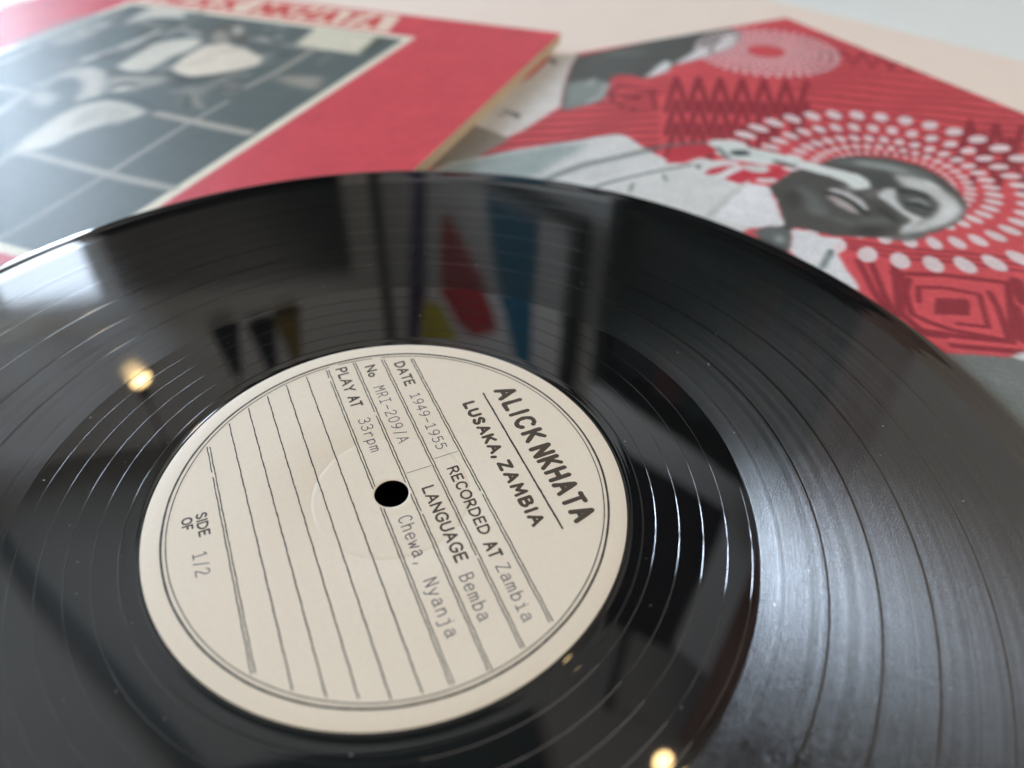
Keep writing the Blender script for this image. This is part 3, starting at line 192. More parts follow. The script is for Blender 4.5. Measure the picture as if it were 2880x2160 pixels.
ART_R=[('s',[(137.9,83.0),(109.5,50.1),(129.7,87.8),(100.6,55.3),(121.6,92.5),(91.8,60.6),(113.6,97.2),(83.1,65.8),(105.5,101.9),(74.3,71.0),(97.5,106.5),(65.6,76.2),(89.6,111.2),(57.0,81.3)],2.6,(150,56,64),0.3,1.0),('s',[(151.5,103.3),(126.1,74.2),(143.8,107.8),(117.7,79.1),(136.1,112.2),(109.4,84.0),(128.5,116.6),(101.1,88.8),(120.9,121.0),(92.9,93.7),(113.3,125.4),(84.7,98.5),(105.7,129.7),(76.5,103.3)],2.6,(150,56,64),0.3,1.0),('s',[(163.7,121.5),(140.8,95.5),(156.4,125.7),(132.9,100.1),(149.1,129.8),(125.0,104.7),(141.8,134.0),(117.2,109.2),(134.6,138.1),(109.3,113.8),(127.4,142.2)],2.4,(150,56,64),0.3,1.0),('s',[(35.8,62.9),(17.5,49.7),(29.2,69.1),(10.9,56.2),(22.8,75.2),(4.3,62.7),(16.5,81.3),(-2.2,69.0),(10.2,87.3),(-8.6,75.3),(4.0,93.2),(-15.0,81.5),(-2.2,99.0),(-21.2,87.7),(-8.3,104.8)],1.5,(150,56,64),0.3,1.0),('s',[(65.7,174.3),(26.7,147.3),(59.0,180.5),(19.6,154.4),(52.4,186.6),(12.6,161.3)],2.6,(150,56,64),0.3,1.0),('s',[(77.0,190.3),(33.6,160.0),(70.6,196.1),(26.7,166.8),(64.2,201.8),(19.8,173.4)],2.2,(150,56,64),0.3,1.0),('s',[(16.4,28.8),(6.7,34.3),(-2.4,40.5),(-9.9,48.2),(-16.5,56.6),(-23.9,64.0),(-32.7,69.8),(-42.1,75.1),(-50.4,81.2),(-57.1,88.7),(-63.2,96.4),(-70.3,103.0),(-79.0,108.4)],2.5,(150,56,64),0.35,1.0),('s',[(21.0,38.3),(12.2,44.6),(4.9,52.3),(-1.8,60.4),(-9.3,67.5),(-18.1,73.1),(-27.4,78.3),(-35.4,84.5),(-42.0,91.9),(-48.1,99.3),(-55.4,105.7),(-64.0,110.9),(-72.8,116.0)],2.5,(150,56,64),0.35,1.0),('s',[(31.2,44.6),(23.2,51.4),(16.4,59.4),(9.5,67.0),(1.4,73.2),(-7.7,78.3),(-16.4,83.8),(-23.6,90.5),(-29.8,97.9),(-36.3,104.8),(-44.3,110.5),(-53.1,115.4),(-61.2,120.7)],2.5,(150,56,64),0.35,1.0),('s',[(40.2,51.9),(33.1,59.5),(26.4,67.2),(18.8,73.8),(10.1,79.1),(1.2,84.2),(-6.5,90.3),(-12.9,97.5),(-19.2,104.6),(-26.6,110.6),(-35.1,115.5),(-43.6,120.5),(-50.6,126.5),(-56.3,133.3)],2.5,(150,56,64),0.35,1.0),('s',[(45.5,64.1),(38.7,71.5),(30.9,77.6),(22.1,82.7),(13.5,87.8),(6.2,94.1),(-0.1,101.3),(-6.5,108.0),(-14.1,113.6),(-22.7,118.4),(-30.8,123.5),(-37.4,129.6),(-43.1,136.3)],2.5,(150,56,64),0.35,1.0),('s',[(52.8,73.5),(45.1,79.6),(36.5,84.6),(27.9,89.6),(20.5,95.7),(14.2,102.7),(7.9,109.4),(0.4,115.0),(-8.0,119.7),(-16.1,124.7),(-22.8,130.6),(-28.5,137.2),(-34.6,143.4)],2.5,(150,56,64),0.35,1.0),('s',[(62.6,78.8),(54.6,84.3),(45.9,89.0),(37.9,94.3),(31.0,100.7),(24.9,107.7),(18.2,113.9),(10.3,118.9),(1.9,123.5),(-5.6,128.7),(-11.7,134.9),(-17.4,141.4),(-24.0,147.0),(-31.7,151.7)],2.5,(150,56,64),0.35,1.0),('s',[(68.4,85.8),(59.9,90.5),(51.8,95.6),(44.9,101.8),(38.7,108.6),(32.1,114.8),(24.5,119.9),(16.2,124.4),(8.6,129.4),(2.3,135.4),(-3.4,141.8),(-9.7,147.5),(-17.2,152.2),(-25.2,156.6)],2.5,(150,56,64),0.35,1.0),('s',[(70.4,93.8),(62.6,99.0),(55.9,105.3),(49.8,112.0),(43.0,117.8),(35.2,122.6),(27.1,127.1),(19.9,132.2),(13.8,138.3),(8.1,144.5),(1.5,149.9),(-6.2,154.4),(-13.9,158.7)],2.5,(150,56,64),0.35,1.0),('s',[(76.9,99.3),(70.0,105.2),(63.8,111.8),(57.3,117.9),(49.9,122.9),(41.8,127.3),(34.3,132.1),(28.0,137.8),(22.3,144.0),(16.0,149.6),(8.7,154.2),(1.0,158.4),(-6.1,163.1)],2.5,(150,56,64),0.35,1.0),('s',[(85.3,103.9),(78.8,110.1),(72.6,116.5),(65.8,122.0),(58.0,126.5),(50.2,130.9),(43.3,136.0),(37.4,142.0),(31.6,147.9),(24.9,152.9),(17.3,157.2),(9.8,161.5),(3.4,166.6),(-2.0,172.3)],2.5,(150,56,64),0.35,1.0),('s',[(89.8,112.3),(83.6,118.5),(76.8,123.8),(69.1,128.3),(61.4,132.6),(54.6,137.7),(48.7,143.6),(42.9,149.4),(36.2,154.3),(28.7,158.5),(21.3,162.8),(15.1,167.8),(9.7,173.4)],2.5,(150,56,64),0.35,1.0),('s',[(93.9,120.9),(87.0,126.0),(79.3,130.2),(71.8,134.6),(65.2,139.8),(59.4,145.6),(53.5,151.2),(46.7,155.9),(39.2,160.0),(32.0,164.3),(26.0,169.4),(20.6,174.9),(14.9,180.1)],2.5,(150,56,64),0.35,1.0),('s',[(101.1,125.3),(93.8,129.8),(86.1,133.9),(79.1,138.6),(73.0,144.1),(67.3,149.9),(61.0,155.0),(53.8,159.2),(46.5,163.2),(39.9,167.8),(34.4,173.2),(29.0,178.6),(22.8,183.2)],2.5,(150,56,64),0.35,1.0),('s',[(107.4,129.4),(99.9,133.5),(92.6,137.8),(86.2,143.0),(80.5,148.7),(74.5,154.0),(67.7,158.5),(60.4,162.4),(53.5,166.7),(47.6,171.7),(42.3,177.1),(36.5,182.1),(29.8,186.2),(22.7,190.0)],2.5,(150,56,64),0.35,1.0),('s',[(108.9,135.6),(101.8,140.0),(95.6,145.2),(89.9,150.8),(83.8,156.0),(76.9,160.2),(69.7,164.1),(63.0,168.4),(57.3,173.5),(52.0,178.8),(46.1,183.5),(39.3,187.5),(32.3,191.3)],2.5,(150,56,64),0.35,1.0),('s',[(206.8,44.1),(199.0,47.3),(191.0,50.1),(182.1,51.3),(172.6,51.5),(163.4,52.5),(155.1,55.2),(147.1,58.5),(138.4,60.8),(128.6,61.5)],2.4,(150,56,64),0.35,1.0),('s',[(210.1,51.8),(202.5,54.8),(194.1,56.6),(185.1,57.0),(175.9,57.6),(167.4,59.6),(159.6,62.9),(151.4,65.7),(142.3,66.9),(132.4,67.3)],2.4,(150,56,64),0.35,1.0),('s',[(213.4,59.2),(205.5,61.5),(196.9,62.4),(187.9,62.7),(179.4,64.1),(171.5,67.0),(163.8,70.1),(155.3,72.0),(145.8,72.5),(136.3,73.2)],2.4,(150,56,64),0.35,1.0),('s',[(216.4,66.0),(208.3,67.4),(199.5,67.8),(191.0,68.6),(183.1,71.0),(175.5,74.2),(167.6,76.6),(158.6,77.5),(149.3,78.0),(140.5,79.5)],2.4,(150,56,64),0.35,1.0),('s',[(219.0,72.1),(210.7,72.7),(202.2,73.2),(194.2,75.0),(186.8,78.0),(179.2,80.8),(170.8,82.3),(161.8,82.7),(152.9,83.7),(144.9,86.2)],2.4,(150,56,64),0.35,1.0),('s',[(221.4,77.4),(213.0,77.8),(205.0,79.0),(197.6,81.6),(190.3,84.7),(182.5,86.6),(173.8,87.3),(165.0,88.0),(156.8,89.9),(149.3,92.9)],2.4,(150,56,64),0.35,1.0),('s',[(223.5,82.3),(215.5,83.1),(208.0,85.2),(200.9,88.2),(193.5,90.6),(185.3,91.8),(176.7,92.3),(168.4,93.6),(160.9,96.3),(153.5,99.3)],2.4,(150,56,64),0.35,1.0),('s',[(225.6,87.2),(218.1,88.7),(211.1,91.5),(204.0,94.3),(196.3,95.9),(187.9,96.5),(179.6,97.4),(172.0,99.6),(164.9,102.6),(157.3,105.1)],2.4,(150,56,64),0.35,1.0),('s',[(227.9,92.3),(220.9,94.7),(214.0,97.6),(206.8,99.7),(198.8,100.6),(190.6,101.2),(182.8,102.9),(175.7,105.7),(168.6,108.5),(160.7,110.2)],2.4,(150,56,64),0.35,1.0),('s',[(230.4,97.9),(223.6,100.7),(216.7,103.2),(209.2,104.5),(201.2,105.0),(193.4,106.2),(186.2,108.7),(179.3,111.6),(171.9,113.7),(163.6,114.7)],2.4,(150,56,64),0.35,1.0),('s',[(142.1,37.3),(135.3,39.0),(128.9,41.6),(123.3,45.4),(118.0,49.4),(111.8,52.3)],1.5,(150,56,64),0.35,1.0),('s',[(144.9,42.1),(138.5,44.4),(132.9,48.0),(127.6,52.0),(121.7,55.1),(115.1,57.0)],1.5,(150,56,64),0.35,1.0),('s',[(147.9,47.2),(142.2,50.5),(137.0,54.6),(131.3,57.8),(124.9,59.8),(118.3,61.7)],1.5,(150,56,64),0.35,1.0),('s',[(151.3,53.0),(146.2,57.0),(140.7,60.4),(134.4,62.5),(127.9,64.3),(122.0,67.1)],1.5,(150,56,64),0.35,1.0),('s',[(147.8,52.6),(139.7,47.7),(129.5,59.4),(140.7,79.1),(149.3,76.9),(153.4,64.8),(147.8,52.6)],2.2,(150,56,64),0.4,1.0),('p',[(145.9,57.9),(137.3,62.1),(140.4,67.0),(147.3,61.5)],(150,56,64),0.6,1.0),('s',[(150.7,234.2),(145.0,228.6),(138.4,232.1),(131.6,239.3),(142.8,251.6),(149.3,246.7)],1.7,(150,56,64),0.25,1.0),('s',[(144.9,221.8),(157.4,237.8),(156.0,242.7),(153.0,248.3),(143.0,258.6),(132.4,246.4),(128.0,239.7)],2.0,(150,56,64),0.25,1.0),('s',[(146.1,219.8),(132.9,227.2),(118.6,238.7),(130.4,249.1),(142.6,259.0),(153.7,251.0),(161.2,244.7),(159.9,236.7)],2.3,(150,56,64),0.25,1.0),('p',[(144.7,234.8),(136.2,239.8),(143.0,245.6),(151.7,240.6)],(150,56,64),0.25,1.0),('s',[(158.7,253.2),(150.7,258.7),(143.6,263.5)],2.2,(150,56,64),0.3,1.0),('s',[(164.1,242.9),(157.3,248.9)],3,(150,56,64),0.3,1.0),('s',[(150.4,209.7),(158.1,223.4),(162.1,232.2)],2.2,(150,56,64),0.3,1.0),('s',[(148.0,212.9),(157.4,227.4),(162.5,236.2)],2.2,(150,56,64),0.3,1.0),('s',[(142.2,216.7),(160.7,236.3),(144.4,224.4)],2.4,(150,56,64),0.3,1.0),('s',[(146.0,198.1),(133.5,209.0),(117.9,220.2),(99.4,234.2)],1.3,(150,56,64),0.3,1.0),('s',[(146.9,200.5),(136.0,211.4),(120.2,222.2),(102.7,236.7)],1.3,(150,56,64),0.3,1.0),('s',[(147.8,202.9),(138.5,213.7),(122.5,224.1),(105.8,239.1)],1.3,(150,56,64),0.3,1.0),('s',[(115.7,239.1),(122.9,247.5)],4,(150,56,64),0.3,1.0),('s',[(128.2,248.4),(138.7,259.7)],4,(150,56,64),0.3,1.0),('p',[(135.9,4.0),(144.7,11.5),(154.3,24.2),(164.0,38.1),(171.5,49.8),(176.2,57.9),(183.6,62.2),(190.6,66.6),(202.5,73.8),(216.8,79.1),(227.4,84.0),(238.7,88.1),(214.0,27.0),(199.5,34.0),(173.0,19.9),(151.5,0.3),(140.8,-2.5)],(226,220,214),0.8,1.0),('p',[(284.9,115.7),(257.1,89.9),(232.5,90.1),(210.8,78.8),(221.8,52.1),(278.7,95.1)],(150,142,132),0.8,1.0),('p',[(152.4,1.2),(151.2,3.1),(152.8,8.8),(155.3,10.2)],(60,62,58),0.8,1.0),('s',[(198.0,58.2),(198.5,55.0),(201.2,51.7)],1.2,(80,80,76),0.4,1.0),('s',[(198.8,59.7),(201.1,54.7),(205.9,55.3)],1,(120,116,110),0.5,1.0),('p',[(198.6,56.0),(196.7,56.9),(198.3,61.9),(199.8,60.2)],(84,86,82),0.6,1.0),('p',[(138.9,4.4),(109.7,1.7),(75.9,-0.7),(55.6,0.4),(41.1,1.2),(38.8,6.7),(42.8,13.9),(51.4,22.2),(62.8,29.6),(79.7,33.3),(90.6,34.8),(99.5,35.1),(108.6,41.6),(117.9,44.4),(125.7,45.3),(126.9,40.0),(132.6,36.0),(138.3,37.3),(145.4,47.2),(156.1,59.4),(164.7,61.4),(178.4,62.8),(171.3,49.8),(163.8,38.2),(154.3,24.2),(146.2,13.3)],(92,92,88),0.5,1.0),('p',[(161.4,34.9),(152.9,34.4),(144.7,38.4),(143.4,43.7),(156.1,59.4),(164.7,61.4),(177.3,62.3)],(138,146,140),1.5,1.0),('s',[(144.0,43.3),(154.8,55.8),(163.8,59.8)],2,(190,190,186),1,1.0),('s',[(153.2,41.1),(146.4,35.2)],2,(180,182,176),1,1.0),('s',[(121.4,8.3),(106.0,14.5)],5,(112,118,110),2,1.0),('p',[(116.3,39.1),(108.5,33.0),(101.0,28.9),(101.1,34.0),(108.6,41.6),(117.5,44.6),(125.1,45.1)],(226,224,222),0.9,1.0),('p',[(100.0,34.6),(86.0,27.0),(72.0,18.7),(71.3,23.2),(78.0,32.3),(90.9,35.2),(100.2,36.2)],(226,224,222),1,1.0),('p',[(56.6,13.2),(47.0,8.9),(44.7,11.5),(53.8,23.3),(63.1,28.6),(69.9,29.5),(74.7,32.5),(67.5,22.3)],(226,224,222),0.9,1.0),('p',[(59.6,10.2),(53.3,7.3),(57.8,15.5),(66.0,20.2)],(60,62,58),1,1.0),('halo',),('p',[(252.1,92.3),(241.8,89.0),(231.9,88.8),(223.7,89.9),(213.9,89.5),(198.3,91.0),(185.7,92.5),(178.9,92.6),(169.4,94.1),(166.9,96.9),(166.5,106.4),(165.9,114.9),(164.5,122.1),(162.6,127.3),(159.6,128.7),(151.5,127.0),(142.7,141.0),(158.2,176.6),(201.2,186.5),(256.0,150.5),(259.4,104.4)],(218,217,213),0.5,1.0),('p',[(252.5,93.5),(238.8,89.1),(214.2,90.1),(198.6,91.6),(184.7,96.8),(194.9,103.1),(209.0,109.0),(219.8,114.5),(231.3,107.0)],(160,170,166),2,1.0),('s',[(216.9,118.5),(207.2,115.3),(195.2,112.9),(180.2,113.1),(166.3,112.5)],3,(128,134,130),0.9,1.0),('s',[(166.3,112.5),(156.7,112.6),(147.6,114.8),(139.5,117.9)],2,(110,110,106),0.5,1.0),('s',[(205.6,131.5),(194.0,129.6),(174.8,129.6),(158.3,130.7)],1.4,(120,126,122),0.4,1.0),('s',[(206.4,128.6),(196.2,125.9),(175.3,125.3),(155.1,125.2)],2,(226,224,222),0.4,1.0),('s',[(199.4,134.5),(185.4,131.1),(170.5,133.0)],1.5,(226,224,222),0.4,1.0),('s',[(190.8,138.7),(186.8,134.3)],1.2,(130,134,130),0.4,1.0),('s',[(174.4,137.7),(172.7,133.3)],1.2,(130,134,130),0.4,1.0),('p',[(156.8,131.5),(155.2,132.2),(157.5,135.3),(158.3,134.2)],(90,92,88),0.5,1.0),('p',[(143.8,158.4),(134.1,154.7),(127.4,152.2),(115.2,152.3),(105.3,150.2),(95.3,152.4),(85.6,159.0),(79.9,169.3),(80.3,180.7),(84.2,191.1),(89.4,199.0),(97.8,204.8),(105.5,206.9),(114.5,207.8),(123.6,206.2),(135.9,201.2),(146.7,194.6),(151.3,188.4),(154.9,184.4),(159.7,188.8),(162.5,192.5),(166.8,196.3),(169.8,193.8),(172.2,190.5),(172.0,186.3),(166.4,182.2),(159.9,182.0),(156.8,182.3),(152.0,175.0),(146.7,166.3)],(86,84,80),0.45,1.0),('p',[(110.5,151.5),(97.1,154.2),(87.7,161.0),(82.6,172.4),(84.4,182.9),(90.8,175.6),(96.5,165.7),(104.3,157.5)],(112,118,114),1.6,1.0),('s',[(98.5,158.1),(92.9,164.5),(89.5,170.5)],4,(160,164,158),1.4,1.0),('p',[(95.2,170.7),(88.8,175.2),(87.5,184.2),(89.1,194.0),(93.5,200.8),(100.6,204.6),(108.4,205.5),(119.2,206.1),(126.5,204.3),(118.0,200.9),(106.1,199.5),(97.9,194.9),(95.4,187.1),(98.8,178.7)],(200,200,195),1.2,1.0),('p',[(93.2,192.1),(92.4,197.5),(96.5,201.7),(105.7,204.5),(113.1,204.5),(103.3,199.7)],(222,222,218),1.2,1.0),('p',[(111.3,178.1),(105.4,177.6),(102.8,179.5),(107.7,186.4),(111.5,192.1),(110.8,199.7),(119.6,202.5),(127.3,204.4),(121.6,200.3),(115.5,198.6),(114.7,193.0),(113.5,186.1),(113.5,181.0)],(208,208,204),0.8,1.0),('p',[(105.6,182.2),(99.2,181.2),(96.4,186.6),(98.0,193.6),(103.0,197.4),(110.0,197.7),(111.5,192.1),(109.6,186.7)],(92,94,90),0.9,1.0),('s',[(107.5,189.0),(105.3,191.9),(103.6,195.2)],2,(52,56,54),0.5,1.0),('s',[(104.7,187.8),(101.6,189.3),(101.9,193.0)],1.5,(160,164,158),0.5,1.0),('p',[(125.6,169.2),(122.5,169.3),(120.0,173.9),(119.8,180.5),(123.1,186.5),(125.1,186.7),(123.3,178.8),(124.5,172.4)],(196,190,188),0.6,1.0),('p',[(129.3,172.7),(126.8,173.2),(125.7,178.3),(126.5,183.6),(128.2,187.7),(129.9,185.7),(130.8,179.0)],(176,164,160),0.7,1.0),('s',[(128.1,170.6),(124.8,174.2),(124.5,180.8),(125.9,188.2)],2,(56,62,58),0.4,1.0),('p',[(111.8,172.4),(108.9,177.9),(116.2,182.2),(117.5,179.0)],(110,110,104),1,1.0),('p',[(140.1,175.8),(138.4,177.9),(137.7,181.9),(140.8,182.9),(141.9,178.7)],(140,142,138),1.8,1.0),('s',[(130.5,191.4),(125.5,194.4),(118.5,196.0)],4,(108,110,104),1.6,1.0),('s',[(134.8,164.1),(135.1,171.9),(139.1,178.8)],5,(110,114,110),2,1.0),('s',[(137.9,186.7),(136.4,190.9),(133.1,194.8)],4,(104,106,100),1.6,1.0),('p',[(100.2,165.4),(96.9,168.4),(99.0,175.9),(107.5,175.9),(106.4,170.9)],(80,84,80),1.2,1.0),('s',[(130.3,203.9),(127.6,206.0),(124.4,206.9),(120.0,206.8)],3,(110,116,112),0.8,1.0),('p',[(87.7,177.1),(86.5,181.9),(88.3,187.8),(90.5,185.4),(90.6,181.3)],(220,220,214),1,1.0),('p',[(119.9,155.8),(113.8,155.9),(111.4,160.0),(117.5,159.9)],(128,132,126),1.4,1.0),('p',[(119.1,168.9),(115.0,170.2),(115.0,174.9),(119.1,173.7)],(140,142,136),1,1.0),('p',[(139.7,163.1),(135.0,162.6),(138.6,170.2),(146.1,175.4),(145.5,170.7)],(70,68,64),1.6,1.0),('s',[(119.4,188.3),(119.8,193.0),(120.3,196.3)],3,(60,62,60),1,1.0),('p',[(135.5,193.7),(130.2,196.2),(128.3,200.6),(135.0,199.6),(138.1,196.4)],(62,60,58),1.6,1.0),('s',[(103.2,181.3),(98.0,183.8),(97.3,188.8)],2,(50,52,50),0.7,1.0),('p',[(140.8,117.0),(136.7,115.7),(132.0,118.8),(128.2,128.1),(122.6,135.6),(118.1,143.2),(114.7,151.7),(109.9,159.2),(106.3,165.3),(107.0,170.6),(109.7,174.2),(114.1,174.7),(116.5,172.6),(115.7,167.8),(117.3,161.4),(121.1,154.6),(125.6,146.5),(131.1,143.1),(137.3,138.6),(142.7,132.9),(143.7,126.2)],(220,224,218),0.5,1.0),('p',[(136.8,127.1),(131.2,129.8),(132.2,134.1),(137.1,132.5),(139.0,130.0)],(70,82,78),0.6,1.0),('s',[(140.0,123.2),(141.9,131.8)],2,(110,120,114),0.6,1.0),('s',[(127.0,142.8),(123.8,148.9)],2.5,(90,96,92),0.7,1.0),('p',[(158.3,115.9),(150.2,115.0),(141.7,118.3),(141.1,124.2),(145.7,126.8),(153.1,125.6),(160.3,127.4),(166.6,125.9)],(196,66,76),0.4,1.0),('p',[(158.2,138.8),(153.0,136.7),(148.2,137.1),(143.9,138.4),(152.0,141.1),(157.0,141.1)],(200,66,78),0.4,1.0),('p',[(154.1,145.8),(148.1,143.7),(142.8,142.6),(141.9,145.3),(137.8,148.4),(130.3,146.7),(128.7,150.2),(128.4,152.5),(135.7,154.0),(140.4,151.7),(144.7,149.7),(151.0,152.2)],(200,66,78),0.4,1.0),('s',[(155.4,143.8),(142.1,140.8)],1.8,(226,224,222),0.3,1.0),('p',[(140.3,139.4),(132.5,143.9),(135.0,147.8),(140.7,146.6),(142.9,141.8)],(208,204,200),0.5,1.0),('p',[(152.8,152.7),(147.5,153.2),(143.2,157.3),(149.0,169.0),(156.4,181.9),(161.8,181.0),(166.8,179.8),(171.0,174.3),(175.5,166.2),(166.1,160.8)],(234,232,232),0.5,1.0),('s',[(150.5,152.4),(163.7,159.4),(175.7,166.1)],2,(196,194,188),0.8,1.0),('p',[(165.1,180.1),(161.0,181.0),(158.5,182.9),(157.9,186.4),(160.6,190.5),(165.4,194.9),(167.2,191.4),(167.9,188.4),(169.1,184.1),(169.9,182.0)],(104,108,106),0.7,1.0),('p',[(163.0,186.0),(161.4,187.4),(165.0,191.1),(166.2,189.2)],(170,172,170),1,1.0),('p',[(157.1,185.7),(154.4,185.9),(153.5,188.1),(151.7,191.7),(148.5,195.0),(144.9,197.4),(148.8,198.9),(152.1,200.6),(153.4,203.8),(155.2,207.4),(157.6,212.4),(160.5,220.3),(165.7,225.6),(173.4,221.9),(165.8,195.3),(160.4,190.7)],(226,224,224),0.5,1.0),('p',[(153.9,200.4),(152.9,201.5),(155.5,203.5),(157.0,203.4)],(70,84,80),0.5,1.0),('s',[(155.7,202.8),(163.4,207.7)],2,(130,138,134),0.5,1.0),('p',[(162.4,255.2),(158.0,257.8),(153.1,260.7),(149.9,263.0),(144.2,263.9),(132.5,268.7),(174.9,299.2),(203.7,285.6),(172.0,251.4)],(120,124,120),0.6,1.0),('p',[(148.4,263.8),(145.1,263.1),(142.5,264.0),(143.5,272.2),(146.4,266.5)],(214,214,210),0.5,1.0),('p',[(356.7,236.9),(353.5,253.0),(344.3,266.6),(330.7,275.7),(314.6,278.9),(298.5,275.7),(284.9,266.5),(275.8,252.8),(272.7,236.7),(276.0,220.6),(285.2,207.0),(298.9,198.0),(315.0,194.9),(331.1,198.2),(344.6,207.5),(353.6,221.2)],(8,8,8),0.5,1.0)]  # last shape: black disc painted under the spindle hole for its shade

# ------------------------------------------------------------------ the record
def lathe(name, prof, mat, parent, seg=384, closed=False, flip=False):
    """prof: list of (radius mm, height mm) from outside to inside."""
    vs, fs = [], []
    n = len(prof)
    for i in range(seg):
        a = 2*math.pi*i/seg; c, s = math.cos(a), math.sin(a)
        vs += [(r*c*MM, r*s*MM, z*MM) for r, z in prof]
    for i in range(seg):
        j = (i+1) % seg
        for k in range(n-1 if not closed else n):
            l = (k+1) % n
            fs.append((i*n+k, j*n+k, j*n+l, i*n+l))
    return mesh_obj(name, vs, fs, mat, parent, True)

record = empty('vinyl_record', (0, 0, 0), 'glossy black vinyl record with a round cream label, resting across both red sleeves', 'record')
rim = [(149.0, -1.75)] + [(149.2+1.3*math.cos(a), -.95+.95*math.sin(a)) for a in np.linspace(-1.35, 1.05, 11)] + \
      [(149.35, .05), (148.7, .11), (148.0, .13), (147.3, .11), (146.6, .06), (145.9, .02), (145.2, 0), (144.6, 0)]
lathe('rim', rim, M_SMOOTH, record, 512)
lathe('disc_body', [(149.0, -1.75), (140, -1.55), (60, -1.55), (52, -1.7), (3.65, -1.7)], M_SMOOTH, record, 384)

GAPS = [(75.8, 76.6), (89.1, 89.55), (98.5, 98.95), (108.1, 108.55), (119.6, 120.0), (130.8, 131.15), (141.2, 144.6)]
bands = [(76.6, 89.1), (89.55, 98.5), (98.95, 108.1), (108.55, 119.6), (120.0, 130.8), (131.15, 141.2)]
for r0, r1 in bands:
    lathe('track_band', [(r1, 0), (r1-.25, .0), ((r0+r1)/2, 0), (r0+.25, .0), (r0, 0)], M_GROOVE, record, 384)
for r0, r1 in GAPS[1:-1]:
    m = (r0+r1)/2
    lathe('track_gap', [(r1, 0), (r1-.07, -.004), (m+.07, -.006), (m, -.004), (m-.07, -.006), (r0+.07, -.004), (r0, 0)], M_SMOOTH, record, 384)
lathe('lead_in', [(144.6, 0), (143.2, 0), (143.0, -.008), (142.8, 0), (141.2, 0)], M_SMOOTH, record, 384)
lathe('run_out', [(76.6, 0), (76.3, -.006), (76.0, -.003), (75.6, 0), (70, 0), (60, 0), (53.2, 0), (51.9, 0), (51.2, -.03), (50.7, .02), (50.35, .10), (50.1, .05), (49.6, -.02)], M_SMOOTH, record, 384)

# spiral run-out groove, a smooth-lipped cut that catches the window
def spiral(name, r_out, r_in, pitch, phase, half, h, mat, parent, z0=.0):
    turns = (r_out-r_in)/pitch; n = int(turns*300)
    vs, fs = [], []
    prof = [(-1, -.006), (-.72, .35), (-.3, .88), (0, 1), (.3, .88), (.72, .35), (1, -.006)]
    for i in range(n+1):
        t = i/n; a = phase - 2*math.pi*turns*t; r = r_out - (r_out-r_in)*t
        for u, w in prof:
            rr = (r+u*half)*MM
            vs.append((rr*math.cos(a), rr*math.sin(a), (z0+h*w)*MM))
    k = len(prof)
    for i in range(n):
        for j in range(k-1):
            fs.append((i*k+j, i*k+j+1, (i+1)*k+j+1, (i+1)*k+j))
    return mesh_obj(name, vs, fs, mat, parent, True)
spiral('run_out_groove', 75.3, 53.4, 4.84, math.radians(-10), .09, .065, M_SMOOTH, record)
spiral('lead_in_groove', 144.2, 141.4, 1.6, 0.4, .07, .015, M_SMOOTH, record)
lathe('lock_groove', [(53.4, -.002), (53.3, .014), (53.18, .02), (53.06, .014), (52.96, -.002)], M_SMOOTH, record)

# ------------------------------------------------------------------ paper label
def paper_mat():
    m, N, L, B = new_mat('cream label paper')
    c = lin((238, 223, 202))
    tc = N.new('ShaderNodeTexCoord'); nz = N.new('ShaderNodeTexNoise'); nz.inputs['Scale'].default_value = 900; nz.inputs['Detail'].default_value = 4
    L.new(tc.outputs['Object'], nz.inputs['Vector'])
    mx = N.new('ShaderNodeMix'); mx.data_type = 'RGBA'
    mx.inputs[6].default_value = (*[v*.955 for v in c], 1); mx.inputs[7].default_value = (*[min(1, v*1.035) for v in c], 1)
    L.new(nz.outputs['Fac'], mx.inputs[0]); L.new(mx.outputs[2], B.inputs['Base Color'])
    B.inputs['Roughness'].default_value = .55; B.inputs['Specular IOR Level'].default_value = .35
    b = N.new('ShaderNodeBump'); b.inputs['Distance'].default_value = .00003; b.inputs['Strength'].default_value = 1
    L.new(nz.outputs['Fac'], b.inputs['Height']); L.new(b.outputs['Normal'], B.inputs['Normal'])
    return m
M_PAPER = paper_mat()
LOFF = (-.02, .34)
TH = math.radians(-78.5)
label = empty('paper_label', (LOFF[0]*MM, LOFF[1]*MM, 0)); label.parent = record; label.rotation_euler = (0, 0, TH)
ZL = .06
lathe('label_disc', [(50.0, -.02), (49.98, .035), (49.85, ZL), (46, ZL), (30, ZL), (17.25, ZL), (17.02, ZL-.035), (16.75, ZL-.06), (16.5, ZL-.035), (16.3, ZL+.006), (15.9, ZL), (9, ZL), (6.2, ZL), (6.0, ZL-.02), (5.8, ZL), (4.1, ZL), (3.8, ZL-.02), (3.64, -.04)], M_PAPER, label, 384)

def ink(name, rgb):
    m, N, L, B = new_mat(name); c = lin(rgb)
    tc = N.new('ShaderNodeTexCoord'); nz = N.new('ShaderNodeTexNoise'); nz.inputs['Scale'].default_value = 2500; nz.inputs['Detail'].default_value = 3
    L.new(tc.outputs['Object'], nz.inputs['Vector'])
    mx = N.new('ShaderNodeMix'); mx.data_type = 'RGBA'
    mx.inputs[6].default_value = (*[v*.75 for v in c], 1); mx.inputs[7].default_value = (*[v*1.3 for v in c], 1)
    L.new(nz.outputs['Fac'], mx.inputs[0]); L.new(mx.outputs[2], B.inputs['Base Color'])
    B.inputs['Roughness'].default_value = .5; B.inputs['Specular IOR Level'].default_value = .3
    return m
M_INK = ink('brown black ink', (78, 68, 56)); M_INK2 = ink('dark rule ink', (70, 66, 56)); M_TYPE = ink('grey blue typed ink', (86, 82, 92))

